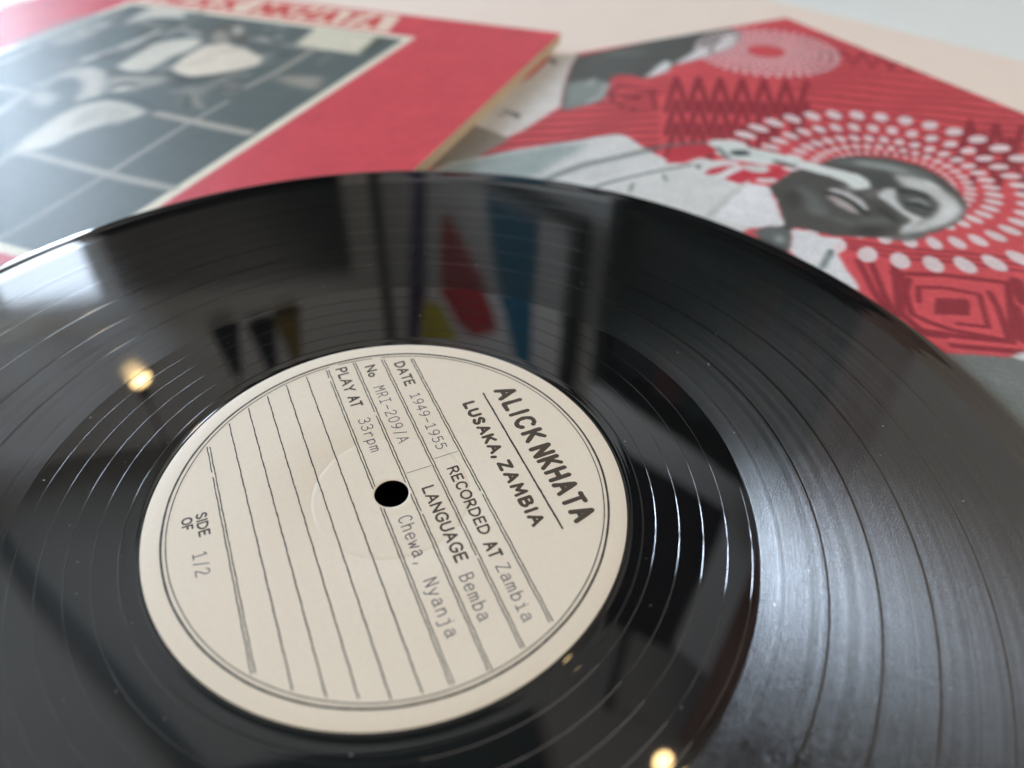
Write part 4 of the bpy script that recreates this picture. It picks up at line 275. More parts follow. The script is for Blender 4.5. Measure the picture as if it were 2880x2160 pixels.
ZI = [ZL+.012]
def smooth_pts(p, n=7):
    if len(p) < 3: return p
    q = [p[0]]+list(p)+[p[-1]]
    if p[0] == p[-1]: q[0] = p[-2]; q[-1] = p[1]
    out = []
    for i in range(1, len(q)-2):
        a, b, c, d = [np.array(v, float) for v in q[i-1:i+3]]
        for k in range(n):
            t = k/n
            out.append(tuple(.5*((2*b)+(-a+c)*t+(2*a-5*b+4*c-d)*t*t+(-a+3*b-3*c+d)*t**3)))
    out.append(tuple(p[-1])); return out

def ribbon(vs, fs, pts, w, z, jit=0.0, caps=True):
    """a flat inked stroke with round ends along pts (mm)."""
    P = [np.array(p, float) for p in pts]
    P2 = [P[0]]
    for p in P[1:]:
        if np.hypot(*(p-P2[-1])) > 1e-4: P2.append(p)
    P = P2
    if len(P) < 2: return
    n = len(P); L_, R_ = [], []
    for i in range(n):
        d = P[min(i+1, n-1)]-P[max(i-1, 0)]; d = d/max(1e-9, np.hypot(*d)); nn = np.array([-d[1], d[0]])
        m = 1.0
        if 0 < i < n-1:
            d1 = P[i]-P[i-1]; d1 /= np.hypot(*d1); c = abs(d1 @ d); m = min(1.6, 1/max(c, .5))
        ww = w/2*m*(1+jit*random.uniform(-1, 1))
        L_.append(P[i]+nn*ww); R_.append(P[i]-nn*ww)
    ring = []
    if caps:
        d = P[-1]-P[-2]; a0 = math.atan2(d[1], d[0])
        e = [P[-1]+w/2*np.array([math.cos(a0+t), math.sin(a0+t)]) for t in np.linspace(-math.pi/2, math.pi/2, 7)[1:-1]]
        d = P[0]-P[1]; a0 = math.atan2(d[1], d[0])
        s = [P[0]+w/2*np.array([math.cos(a0+t), math.sin(a0+t)]) for t in np.linspace(-math.pi/2, math.pi/2, 7)[1:-1]]
    else: e = s = []
    b = len(vs)
    for q in L_: vs.append((q[0]*MM, q[1]*MM, z*MM))
    for q in R_: vs.append((q[0]*MM, q[1]*MM, z*MM))
    for i in range(n-1): fs.append((b+n+i, b+n+i+1, b+i+1, b+i))
    for cap, (ra, lb) in ((e, (b+n+n-1, b+n-1)), (s, (b, b+n))):
        if len(cap):
            k = len(vs)
            for q in cap: vs.append((q[0]*MM, q[1]*MM, z*MM))
            fs.append((ra, *range(k, k+len(cap)), lb))

# hand-lettered capitals and typewriter letters: strokes in a box 1 high; '~' = curved
def G(w, *s): return (w, s)
CAPS = {
 'A': G(.78, [(0,0),(.39,1)], [(.39,1),(.78,0)], [(.15,.34),(.63,.34)]),
 'B': G(.66, [(0,0),(0,1)], '~', [(0,1),(.42,.98),(.55,.78),(.4,.56),(0,.54)], '~', [(0,.54),(.48,.52),(.64,.27),(.45,.02),(0,0)]),
 'C': G(.72, '~', [(.70,.84),(.5,.98),(.2,.93),(.03,.62),(.06,.26),(.28,.02),(.55,.03),(.70,.2)]),
 'D': G(.74, [(0,0),(0,1)], '~', [(0,1),(.4,.96),(.7,.7),(.7,.32),(.42,.03),(0,0)]),
 'E': G(.58, [(0,0),(0,1)], [(0,1),(.56,1)], [(0,.52),(.46,.52)], [(0,0),(.58,0)]),
 'F': G(.55, [(0,0),(0,1)], [(0,1),(.55,1)], [(0,.5),(.44,.5)]),
 'G': G(.80, '~', [(.76,.84),(.52,1),(.2,.93),(.02,.6),(.06,.24),(.3,.01),(.58,.03),(.76,.2)], [(.76,.2),(.78,.46)], [(.78,.46),(.5,.46)]),
 'H': G(.70, [(0,0),(0,1)], [(.70,0),(.70,1)], [(0,.5),(.70,.5)]),
 'I': G(.02, [(0.01,0),(0.01,1)]),
 'K': G(.66, [(0,0),(0,1)], [(.62,1),(.05,.45)], [(.18,.56),(.66,0)]),
 'L': G(.54, [(0,1),(0,0)], [(0,0),(.54,0)]),
 'M': G(.86, [(0,0),(.08,1)], [(.08,1),(.43,.3)], [(.43,.3),(.78,1)], [(.78,1),(.86,0)]),
 'N': G(.72, [(0,0),(0,1)], [(0,1),(.72,0)], [(.72,0),(.72,1)]),
 'O': G(.86, '~', [(.43,1),(.12,.86),(0,.5),(.12,.14),(.43,0),(.74,.14),(.86,.5),(.74,.86),(.43,1)]),
 'P': G(.62, [(0,0),(0,1)], '~', [(0,1),(.42,.98),(.6,.74),(.42,.48),(0,.44)]),
 'R': G(.66, [(0,0),(0,1)], '~', [(0,1),(.42,.98),(.58,.75),(.42,.52),(0,.48)], [(.28,.5),(.66,0)]),
 'S': G(.58, '~', [(.54,.86),(.34,1),(.1,.92),(.05,.7),(.28,.54),(.5,.38),(.54,.16),(.32,0),(.04,.12)]),
 'T': G(.66, [(.33,0),(.33,1)], [(0,1),(.66,1)]),
 'U': G(.68, '~', [(0,1),(0,.6),(.03,.2),(.34,0),(.65,.2),(.68,.6),(.68,1)]),
 'Y': G(.70, [(0,1),(.35,.5)], [(.70,1),(.35,.5)], [(.35,.5),(.35,0)]),
 'Z': G(.66, [(0,1),(.64,1)], [(.64,1),(0,0)], [(0,0),(.66,0)]),
 'o': G(.46, '~', [(.23,.55),(.04,.45),(0,.27),(.06,.08),(.23,0),(.4,.08),(.46,.27),(.4,.46),(.23,.55)]),
 ',': G(.10, [(.08,.06),(0.0,-.22)]),
}
MONO = {
 '0': ['~',[(.3,1),(.1,.85),(.04,.5),(.1,.15),(.3,0),(.5,.15),(.56,.5),(.5,.85),(.3,1)]],
 '1': [[(.08,.82),(.3,1)],[(.3,1),(.3,0)],[(.06,0),(.54,0)]],
 '2': ['~',[(.06,.8),(.16,.97),(.38,1),(.54,.82),(.46,.58),(.2,.28),(.04,0)],[(.04,0),(.58,0)]],
 '3': ['~',[(.06,.88),(.25,1),(.48,.94),(.53,.74),(.4,.56),(.22,.54)],'~',[(.22,.54),(.48,.48),(.58,.26),(.45,.05),(.22,0),(.04,.12)]],
 '4': [[(.42,0),(.42,1)],[(.42,1),(.02,.3)],[(.02,.3),(.6,.3)]],
 '5': [[(.52,1),(.12,1)],[(.12,1),(.09,.56)],'~',[(.09,.56),(.3,.64),(.52,.52),(.56,.28),(.42,.05),(.2,0),(.04,.1)]],
 '9': ['~',[(.54,.66),(.44,.45),(.24,.42),(.07,.55),(.06,.8),(.2,.98),(.42,.98),(.54,.8),(.54,.66)],'~',[(.54,.66),(.5,.34),(.3,.06),(.16,0)]],
 '-': [[(.08,.42),(.54,.42)]], '/': [[(.16,-.06),(.46,1.06)]], ',': [[(.3,.06),(.2,-.22)]],
 'A': [[(.0,0),(.3,1)],[(.3,1),(.6,0)],[(.1,.32),(.5,.32)]],
 'B': [[(.08,0),(.08,1)],'~',[(.08,1),(.4,.98),(.5,.78),(.4,.56),(.08,.54)],'~',[(.08,.54),(.45,.5),(.57,.27),(.44,.03),(.08,0)]],
 'C': ['~',[(.56,.84),(.38,1),(.16,.9),(.05,.55),(.12,.16),(.34,0),(.56,.16)]],
 'I': [[(.3,0),(.3,1)],[(.1,0),(.5,0)],[(.1,1),(.5,1)]],
 'M': [[(.02,0),(.06,1)],[(.06,1),(.3,.45)],[(.3,.45),(.54,1)],[(.54,1),(.58,0)]],
 'N': [[(.06,0),(.06,1)],[(.06,1),(.54,0)],[(.54,0),(.54,1)]],
 'R': [[(.08,0),(.08,1)],'~',[(.08,1),(.42,.98),(.52,.74),(.4,.5),(.08,.48)],[(.3,.49),(.56,0)]],
 'Z': [[(.06,1),(.54,1)],[(.54,1),(.04,0)],[(.04,0),(.56,0)]],
 'a': ['~',[(.1,.58),(.28,.68),(.46,.6),(.5,.4)],[(.5,.4),(.5,.08)],[(.5,.08),(.58,0)],'~',[(.5,.38),(.26,.4),(.06,.26),(.1,.05),(.28,0),(.5,.14)]],
 'b': [[(.08,0),(.08,1)],'~',[(.08,.45),(.2,.63),(.4,.65),(.55,.45),(.53,.16),(.34,0),(.16,.04),(.08,.18)]],
 'e': ['~',[(.06,.36),(.54,.37),(.5,.58),(.3,.67),(.1,.55),(.05,.3),(.16,.05),(.34,0),(.54,.12)]],
 'h': [[(.08,0),(.08,1)],'~',[(.08,.46),(.24,.65),(.44,.62),(.52,.42),(.52,0)]],
 'i': [[(.14,.64),(.32,.64)],[(.32,.64),(.32,0)],[(.1,0),(.54,0)],[(.31,.86),(.33,.9)]],
 'j': [[(.14,.64),(.38,.64)],'~',[(.38,.64),(.38,0),(.34,-.22),(.06,-.26)],[(.37,.86),(.39,.9)]],
 'm': [[(.03,0),(.03,.65)],'~',[(.03,.5),(.14,.65),(.27,.58),(.3,.4),(.3,0)],'~',[(.3,.5),(.42,.65),(.54,.58),(.57,.4),(.57,0)]],
 'n': [[(.08,0),(.08,.65)],'~',[(.08,.45),(.24,.65),(.44,.62),(.52,.42),(.52,0)]],
 'p': [[(.08,-.28),(.08,.65)],'~',[(.08,.45),(.2,.63),(.4,.65),(.55,.45),(.53,.16),(.34,0),(.16,.04),(.08,.18)]],
 'r': [[(.12,0),(.12,.65)],'~',[(.12,.42),(.28,.63),(.46,.66),(.56,.58)]],
 'w': [[(.0,.65),(.14,0)],[(.14,0),(.3,.5)],[(.3,.5),(.46,0)],[(.46,0),(.6,.65)]],
 'y': [[(.04,.65),(.31,.02)],[(.56,.65),(.31,.02)],'~',[(.31,.02),(.2,-.24),(.04,-.26)]],
}
def put_strokes(vs, fs, glyph, x, y, sx, h, w, jit, drift):
    curved = False
    for s in glyph:
        if s == '~': curved = True; continue
        pts = smooth_pts(s) if curved else [tuple(np.array(s[0])+(np.array(s[1])-np.array(s[0]))*t) for t in (0, .33, .66, 1)]
        curved = False
        ribbon(vs, fs, [(x+px*sx+random.uniform(-drift, drift), y+py*h) for px, py in pts], w, ZI[0], jit)
        ZI[0] += .00006
def caps(text, u0, u1, v, h, w, mat, gap=.30, space=.42, parent=None, slant=None, jit=.12):
    parent = parent or label
    tot = 0
    for ch in text: tot += (space if ch == ' ' else CAPS[ch][0])+gap
    tot -= gap; sx = (u1-u0)/tot; x = u0; vs, fs = [], []
    for ch in text:
        if ch == ' ': x += (space+gap)*sx; continue
        dv = random.uniform(-.02, .02)*h
        put_strokes(vs, fs, CAPS[ch][1], x, v+dv, sx, h, w, jit, .012)
        x += (CAPS[ch][0]+gap)*sx
    return mesh_obj('lettering', vs, fs, mat, parent)
def mono(text, u0, u1, v, h, w=.24):
    n = len(text); adv = (u1-u0)/(n-.28); sx = adv*1.2; vs, fs = [], []
    for i, ch in enumerate(text):
        if ch != ' ': put_strokes(vs, fs, MONO[ch], u0+i*adv, v, sx, h, w, .05, .004)
    return mesh_obj('typed_lettering', vs, fs, M_TYPE, label)

# title
caps('ALICK', -20.8, -2.4, 33.1, 4.3, 1.12, M_INK, gap=.50)
caps('NKHATA', .2, 22.0, 32.85, 4.4, 1.12, M_INK, gap=.46)
caps('LUSAKA,', -19.5, -.9, 24.25, 2.35, .80, M_INK, gap=.42)
caps('ZAMBIA', 1.2, 19.5, 24.25, 2.5, .80, M_INK, gap=.46)
caps('DATE', -40.2, -31.2, 13.45, 2.3, .50, M_INK)
caps('RECORDED', -1.75, 17.4, 13.4, 2.2, .46, M_INK)
caps('AT', 19.8, 23.4, 13.1, 2.4, .52, M_INK)
caps('No', -41.7, -37.7, 6.15, 2.3, .48, M_INK)
caps('LANGUAGE', 1.4, 21.6, 6.5, 2.35, .50, M_INK)
caps('PLAY', -43.6, -34.6, -.8, 2.4, .50, M_INK)
caps('AT', -32.4, -28.8, -.75, 2.45, .52, M_INK)
caps('SIDE', -10.2, -4.3, -38.5, 1.9, .42, M_INK)
caps('OF', -10.0, -7.0, -41.35, 1.8, .42, M_INK)
mono('1949-1955', -27.7, -8.0, 13.25, 2.35)
mono('Zambia', 25.4, 38.6, 13.2, 2.55)
mono('MRI-209/A', -33.5, -13.3, 5.95, 2.5)
mono('Bemba', 24.7, 35.3, 5.8, 2.65)
mono('33rpm', -24.2, -13.0, -.6, 2.6)
mono('Chewa,', 6.8, 19.6, -.8, 2.75)
mono('Nyanja', 23.0, 36.0, -.85, 2.6)
mono('1/2', -.4, 5.2, -40.3, 2.5)

def rule(u0, u1, v0, v1, w=.24, wob=.055, gaps=()):
    vs, fs = [], []
    n = max(8, int(abs(u1-u0)*2.0)); ph = random.uniform(0, 9); cur = []
    for i in range(n+1):
        t = i/n; u = u0+(u1-u0)*t
        d = wob*(math.sin(u*.9+ph)+.7*math.sin(u*2.3+ph*2)+.4*random.uniform(-1, 1))*.6
        if any(abs(u-g) < .3 for g in gaps) or math.hypot(u, v0+(v1-v0)*t) < 4.0:
            if len(cur) > 1: ribbon(vs, fs, cur, w, ZI[0], .16)
            cur = []; continue
        cur.append((u, v0+(v1-v0)*t+d))
    if len(cur) > 1: ribbon(vs, fs, cur, w, ZI[0], .16)
    ZI[0] += .00006
    return mesh_obj('printed_rule', vs, fs, M_INK2, label)
for v, e, gp in ((17.75, 40.4, (7.2,)), (10.75, 43.0, (22.,)), (3.75, 44.45, (-24.6, 7.5)), (-3.2, 44.3, (-40.5,)), (-33.95, 28.8, (-20.,))):
    rule(-e, e, v, v-.12, gaps=gp[:1]); rule(-e+.15, e+.05, v+.58, v+.48, gaps=gp[1:])
for v, e in ((-8.3, 43.7), (-13.5, 42.6), (-18.45, 40.3), (-23.35, 37.9), (-28.3, 34.4)):
    rule(-e, e, v, v+.1, w=.27)
rule(-21.3, 22.5, 29.95, 29.4, w=.42, wob=.03)
rule(-5.8, -5.8, 11.6, 17.3, w=.13, wob=0); rule(-4.1, -4.1, 4.6, 10.4, w=.13, wob=0)
def ring(r, w, gaps=(), wob=.03):
    vs, fs = [], []; n = 260; ph = random.uniform(0, 9); cur = []
    def wr(k): # the thick ring swells and thins like a worn print
        return w
    for i in range(n+1):
        a = 2*math.pi*i/n
        if any(abs((a-g+math.pi) % (2*math.pi)-math.pi) < .012 for g in gaps):
            if len(cur) > 1: ribbon(vs, fs, cur, w, ZI[0], .10, caps=False)
            cur = []; continue
        rr = r+wob*(math.sin(9*a+ph)+.6*math.sin(23*a+ph))
        cur.append((rr*math.cos(a), rr*math.sin(a)))
    if len(cur) > 1: ribbon(vs, fs, cur, w, ZI[0], .10, caps=False)
    ZI[0] += .00006
    return mesh_obj('printed_ring', vs, fs, M_INK2, label)
ring(46.15, .46); ring(45.2, .22, gaps=(math.radians(168), math.radians(181)))

lathe('spindle_hole_wall', [(3.64, -1.7), (3.64, -.04)], plain('hole shade black', (2, 2, 2), 1, 0), record, 96)  # wall coloured blacker than the vinyl to stand for shade in the hole

# ------------------------------------------------------------------ sleeves (flat printed board)
B_, C_ = .026, -.012                              # the table and the sleeves lean a little against the record
TILT = Matrix(((1, 0, B_), (0, 1, C_), (-B_, -C_, 1)))
def canvas(size, n, bg):
    g = (np.arange(n)+.5)/n*size
    S_, T_ = np.meshgrid(g, g, indexing='ij')
    img = np.ones((n, n, 3))*np.array(bg, float)
    return img, S_, T_
def blur2(a, sig):
    if sig <= 0: return a
    r = max(1, int(3*sig)); k = np.exp(-.5*(np.arange(-r, r+1)/sig)**2); k /= k.sum()
    p = np.pad(a, ((r, r), (r, r)), mode='edge')
    p = sum(k[i]*p[i:i+a.shape[0], :] for i in range(2*r+1))
    return sum(k[i]*p[:, i:i+a.shape[1]] for i in range(2*r+1))
def poly_mask(pts, S_, T_):
    m = np.zeros(S_.shape, bool); n = len(pts)
    for i in range(n):
        x0, y0 = pts[i]; x1, y1 = pts[(i+1) % n]
        if y0 == y1: continue
        c = ((T_ >= y0) != (T_ >= y1)) & (S_ < (x1-x0)*(T_-y0)/(y1-y0)+x0)
        m ^= c
    return m.astype(float)
def seg_mask(pts, w, S_, T_, px):
    d2 = np.full(S_.shape, 1e9)
    for a, b in zip(pts[:-1], pts[1:]):
        ax, ay = a; dx, dy = b[0]-ax, b[1]-ay; L2 = dx*dx+dy*dy+1e-9
        t = np.clip(((S_-ax)*dx+(T_-ay)*dy)/L2, 0, 1)
        d2 = np.minimum(d2, (S_-ax-t*dx)**2+(T_-ay-t*dy)**2)
    return np.clip((w/2-np.sqrt(d2))/px+.5, 0, 1)
def paint(img, m, col, alpha=1.0):
    m = (m*alpha)[..., None]; img[:] = img*(1-m)+np.array(col, float)*m
def halo(img, S_, T_, cx, cy, rings, nd, shade, px):
    dx, dy = S_-cx, T_-cy; rr = np.hypot(dx, dy); aa = np.arctan2(dy, dx)
    paint(img, np.clip((rings[0][0]+rings[0][1]*.7-rr)/px+.5, 0, 1), shade, .0)
    for i, (R, lr, lt) in enumerate(rings):
        ph = aa*nd/(2*math.pi)+(i % 2)*.5
        dt = (ph-np.round(ph))*2*math.pi/nd*R
        q = np.sqrt(((rr-R)/(lr/2))**2+(dt/(lt/2))**2)
        paint(img, np.clip((1-q)*min(lr, lt)/2/px+.5, 0, 1), (226, 206, 205))
def sleeve_art(data, size, n, bg, extra=None):
    img, S_, T_ = canvas(size, n, bg); px = size/n
    for d in data:
        if d[0] == 'halo':
            if extra: extra(img, S_, T_, px)
            continue
        if d[0] == 'p':
            _, pts, col, bl, al = d
            m = blur2(poly_mask(pts, S_, T_), max(.45, bl/px))
        else:
            _, pts, w, col, bl, al = d
            m = blur2(seg_mask(pts, w, S_, T_, px), bl/px)
        paint(img, m, col, al)
    g = RNG.normal(0, 1, (n, n)); lo = sum(blur2(RNG.normal(0, 1, (n, n)), s)*s for s in (2.5, 7))
    img *= (1+.028*g+.030*lo)[..., None]
    return np.clip(img, 0, 255)
def print_mat(name, rough, spec, coat):
    m, N, L, B = new_mat(name)
    at = N.new('ShaderNodeAttribute'); at.attribute_name = 'print'
    tc = N.new('ShaderNodeTexCoord'); nz = N.new('ShaderNodeTexNoise'); nz.inputs['Scale'].default_value = 1100; nz.inputs['Detail'].default_value = 3
    L.new(tc.outputs['Object'], nz.inputs['Vector'])
    mr = N.new('ShaderNodeMapRange'); mr.inputs['To Min'].default_value = .90; mr.inputs['To Max'].default_value = 1.10
    L.new(nz.outputs['Fac'], mr.inputs['Value'])
    vm = N.new('ShaderNodeVectorMath'); vm.operation = 'MULTIPLY'; L.new(at.outputs['Color'], vm.inputs[0]); L.new(mr.outputs[0], vm.inputs[1])
    L.new(vm.outputs[0], B.inputs['Base Color'])
    B.inputs['Roughness'].default_value = rough; B.inputs['Specular IOR Level'].default_value = spec
    B.inputs['Coat Weight'].default_value = coat; B.inputs['Coat Roughness'].default_value = .3
    return m
def art_panel(name, img, size, mat, parent, org, e1, e2):
    n = img.shape[0]
    g = (np.arange(n)+.5)/n*size; g[0] = 0; g[-1] = size
    S_, T_ = np.meshgrid(g, g, indexing='ij')
    co = (np.array(org)[None, :]+S_.reshape(-1, 1)*np.array(e1)+T_.reshape(-1, 1)*np.array(e2))*MM
    idx = np.arange(n*n).reshape(n, n)
    q = np.stack([idx[:-1, :-1], idx[:-1, 1:], idx[1:, 1:], idx[1:, :-1]], -1).reshape(-1, 4)
    nv = np.cross(np.array(e1), np.array(e2))
    if nv[2] < 0: pass
    else: q = q[:, ::-1]
    a, b, c = co[q[0, 0]], co[q[0, 1]], co[q[0, 2]]
    if np.cross(b-a, c-a)[2] < 0: q = q[:, ::-1]
    me = bpy.data.meshes.new(name)
    me.vertices.add(n*n); me.vertices.foreach_set('co', co.ravel())
    me.loops.add(q.size); me.loops.foreach_set('vertex_index', q.ravel().astype(np.int32))
    me.polygons.add(len(q)); me.polygons.foreach_set('loop_start', np.arange(0, q.size, 4, dtype=np.int32))
    me.update(calc_edges=True)
    v = img/255.; v = np.where(v <= .04045, v/12.92, ((v+.055)/1.055)**2.4)
    rgba = np.ones((n*n, 4), np.float32); rgba[:, :3] = v.reshape(-1, 3)
    at = me.color_attributes.new('print', 'FLOAT_COLOR', 'POINT'); at.data.foreach_set('color', rgba.ravel())
    me.materials.append(mat)
    o = bpy.data.objects.new(name, me); C.objects.link(o); o.parent = parent
    return o

def board(name, org, e1, e2, s0, s1, t0, t1, z0, z1, mat, parent, bev=.25):
    """a flat card between local coordinates (mm), z measured from the printed face."""
    e1, e2 = np.array(e1), np.array(e2); nn = np.cross(e1, e2); nn = nn/np.linalg.norm(nn)
    if nn[2] < 0: nn = -nn
    bm = bmesh.new()
    box_bm(bm, (s1-s0, t1-t0, z1-z0), ((s0+s1)/2, (t0+t1)/2, (z0+z1)/2), None, bev)
    for v in bm.verts:
        p = np.array(org)+e1*v.co.x+e2*v.co.y+nn*v.co.z
        v.co = Vector(p*MM)
    bmesh.ops.recalc_face_normals(bm, faces=bm.faces[:])
    return bm_obj(name, bm, mat, parent)

M_BOARD = plain('cream board edge', (186, 166, 140), .75, .3, .08, 300)
M_BOARD_W = plain('white board edge', (214, 206, 198), .75, .3, .08, 300)
M_INNER = plain('dark gap shade', (60, 52, 44), .8)

# left sleeve: red with a black and white photograph
SIZE = 314.0
def title(img, S_, T_, px):
    pass
artL = sleeve_art(ART_L, SIZE, 470, (211, 82, 90))
_i, S_, T_ = canvas(SIZE, 470, (0, 0, 0)); px = SIZE/470
def outlined(text, s0, s1, t_base, h, w):
    """cream slab letters with a red inside on a cream strip, read along the top edge."""
    tot = sum((.42 if ch == ' ' else CAPS[ch][0])+.34 for ch in text)-.34; sx = (s0-s1)/tot; x = s0
    m = np.zeros(S_.shape)
    for ch in text:
        if ch == ' ': x -= (.42+.34)*sx; continue
        cur = False
        for s in CAPS[ch][1]:
            if s == '~': cur = True; continue
            p = smooth_pts(s, 4) if cur else s; cur = False
            m = np.maximum(m, seg_mask([(x-a*sx, t_base-b*h) for a, b in p], w, S_, T_, px))
        x -= (CAPS[ch][0]+.34)*sx
    return m
paint(artL, poly_mask([(93, 3), (251, 3), (255, 30.5), (86, 30.5)], S_, T_), (238, 212, 192))
wt = outlined('ALICK NKHATA', 244, 98, 26.0, 18, 3.6); paint(artL, wt, (208, 70, 66))
artL[:] = np.stack([blur2(artL[..., k], .8) for k in range(3)], -1)
sleeve = empty('record_sleeve', (0, 0, 0), 'red sleeve with a framed black and white photograph, lying on top of the patterned sleeve', 'record sleeve')
art_panel('front_print', artL, SIZE, print_mat('coated red print', .48, .06, .0), sleeve, CL, L1, L2)
board('front_board', CL, L1, L2, 0, SIZE, 0, SIZE, -2.2, -.05, M_BOARD, sleeve, .3)
board('gap_shade_strip', CL, L1, L2, .8, SIZE-1, 1.2, SIZE-1, -2.75, -2.18, M_INNER, sleeve, .1)  # dark sheet between the boards stands for shade in the gap
board('back_board', CL, L1, L2, .2, SIZE, .3, SIZE, -5.3, -2.72, M_BOARD, sleeve, .4)

# right sleeve: red patterned print with a portrait
def halos(img, S_, T_, px):
    halo(img, S_, T_, 98.5, 172, [(59, 9.8, 6.0), (46, 8.0, 4.6), (35.2, 6.6, 3.9), (27.5, 4.8, 3.0), (22, 3, 2)], 38, (196, 60, 74), px)
    halo(img, S_, T_, 47.5, 40, [(34.5, 4.4, 3.0), (29.6, 4.2, 2.7), (25, 3.8, 2.4), (21, 3.4, 2.1), (17.4, 3, 1.9), (14, 2.8, 1.5), (11, 2.4, 1.3)], 42, (184, 66, 76), px)
SIZE_R = 321.0
artR = sleeve_art(ART_R, SIZE_R, 530, (215, 88, 93), halos)
sleeve2 = empty('record_sleeve', (0, 0, 0), 'patterned red sleeve with a portrait of a man in white and rings of pale dots', 'record sleeve')
art_panel('front_print', artR, SIZE_R, print_mat('matt patterned print', .5, .2, .0), sleeve2, CR, R1, R2)
board('front_board', CR, R1, R2, 0, SIZE_R, 0, SIZE_R, -1.6, -.05, M_BOARD_W, sleeve2, .3)
board('back_board', CR, R1, R2, .2, SIZE_R, .2, SIZE_R, -3.6, -1.65, M_BOARD_W, sleeve2, .3)

# ------------------------------------------------------------------ surfaces under the sleeves
def tplane(x, y, a): return a+B_*x+C_*y
TA = -9.8
def slab(name, pts, a, th, mat):
    n = len(pts)
    vs = [(x*MM, y*MM, tplane(x, y, a)*MM) for x, y in pts]+[(x*MM, y*MM, (tplane(x, y, a)-th)*MM) for x, y in pts]
    fs = [tuple(range(n)), tuple(range(2*n-1, n-1, -1))]+[(i, i+n, (i+1) % n+n, (i+1) % n) for i in range(n)]
    o = mesh_obj(name, vs, fs, mat)
    bm = bmesh.new(); bm.from_mesh(o.data); bmesh.ops.recalc_face_normals(bm, faces=bm.faces[:]); bm.to_mesh(o.data); bm.free()
    return o
d = np.array([344-271, 221-353.]); d /= np.linalg.norm(d); nrm_ = np.array([-d[1], d[0]]); P0 = np.array([271, 353.])
q = [P0-d*420, P0+d*700, P0+d*700-nrm_*1100, P0-d*420-nrm_*1100]
M_PEACH = plain('pale peach card', (246, 226, 210), .7, .3, .03, 60, .00001)
pc = slab('peach_card', [tuple(v) for v in q], TA, 1.5, M_PEACH)
tag(pc, 'large sheet of pale peach card spread under both record sleeves', 'card sheet')
M_TABLE = plain('off white table', (240, 240, 234), .6, .35, .03, 30)
tb = slab('tabletop', [(-900, -700), (1000, -700), (1000, 1300), (-900, 1300)], TA-1.7, 28, M_TABLE)
tag(tb, kind='structure')

# ------------------------------------------------------------------ dust on the vinyl
def dust():
    vs, fs = [], []
    for k in range(110):
        a = random.uniform(0, 2*math.pi); r = random.uniform(51.5, 148)
        x, y = r*math.cos(a), r*math.sin(a); s = random.choice((.05, .06, .07, .09, .13)); el = random.uniform(1, 3); t = random.uniform(0, math.pi)
        b = len(vs); c, s_ = math.cos(t), math.sin(t)
        for px_, py_, pz in ((-el, 0, .02), (0, -.6, .02), (el, 0, .02), (0, .6, .02), (0, 0, .6)):
            vs.append(((x+(px_*c-py_*s_)*s)*MM, (y+(px_*s_+py_*c)*s)*MM, (pz*s+.01)*MM))
        fs += [(b, b+1, b+4), (b+1, b+2, b+4), (b+2, b+3, b+4), (b+3, b, b+4)]
    o = mesh_obj('dust', vs, fs, plain('dust', (220, 220, 214), .8))
    tag(o, 'fine specks of dust scattered over the black vinyl', 'dust', kind='stuff')
dust()

# ------------------------------------------------------------------ the room that the vinyl mirrors
def pol(az, rho, z=0.0): return Vector((rho*math.sin(math.radians(az)), rho*math.cos(math.radians(az)), z))
YF, XL, XR, YB, ZC, ZF = 2.4, -2.7, 1.9, -2.2, 2.30, -.75
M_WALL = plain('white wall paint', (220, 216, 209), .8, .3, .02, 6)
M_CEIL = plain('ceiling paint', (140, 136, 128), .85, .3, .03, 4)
M_FLOOR = plain('wooden floor', (120, 96, 74), .5, .4, .2, 9)
WX0, WX1, WZ0, WZ1 = -2.35, -.90, .36, 1.57       # window opening in the far wall
bm = bmesh.new()
T = .12
for x0, x1, z0, z1 in ((XL, WX0, ZF, ZC), (WX1, .10, ZF, ZC), (WX0, WX1, ZF, WZ0), (WX0, WX1, WZ1, ZC)):
    box_bm(bm, (x1-x0, T, z1-z0), ((x0+x1)/2, YF+T/2, (z0+z1)/2))
tag(bm_obj('far_wall', bm, M_WALL), kind='structure')
tag(box_obj('left_wall', (T, YF-YB, ZC-ZF), (XL-T/2, (YF+YB)/2, (ZC+ZF)/2), M_WALL), kind='structure')
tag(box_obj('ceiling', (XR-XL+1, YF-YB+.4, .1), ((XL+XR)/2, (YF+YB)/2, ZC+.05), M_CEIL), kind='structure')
tag(box_obj('floor', (XR-XL+1, YF-YB+.4, .1), ((XL+XR)/2, (YF+YB)/2, ZF-.05), M_FLOOR), kind='structure')
tag(box_obj('dark_ceiling_sheet', (3.5, 3.1, .02), (.36-1.75, -.62, ZC-.012), plain('dark ceiling tone', (46, 54, 48), .7, .3, .2, 14)), kind='structure')  # added dark sheet, so the grooves pick up less haze from overhead
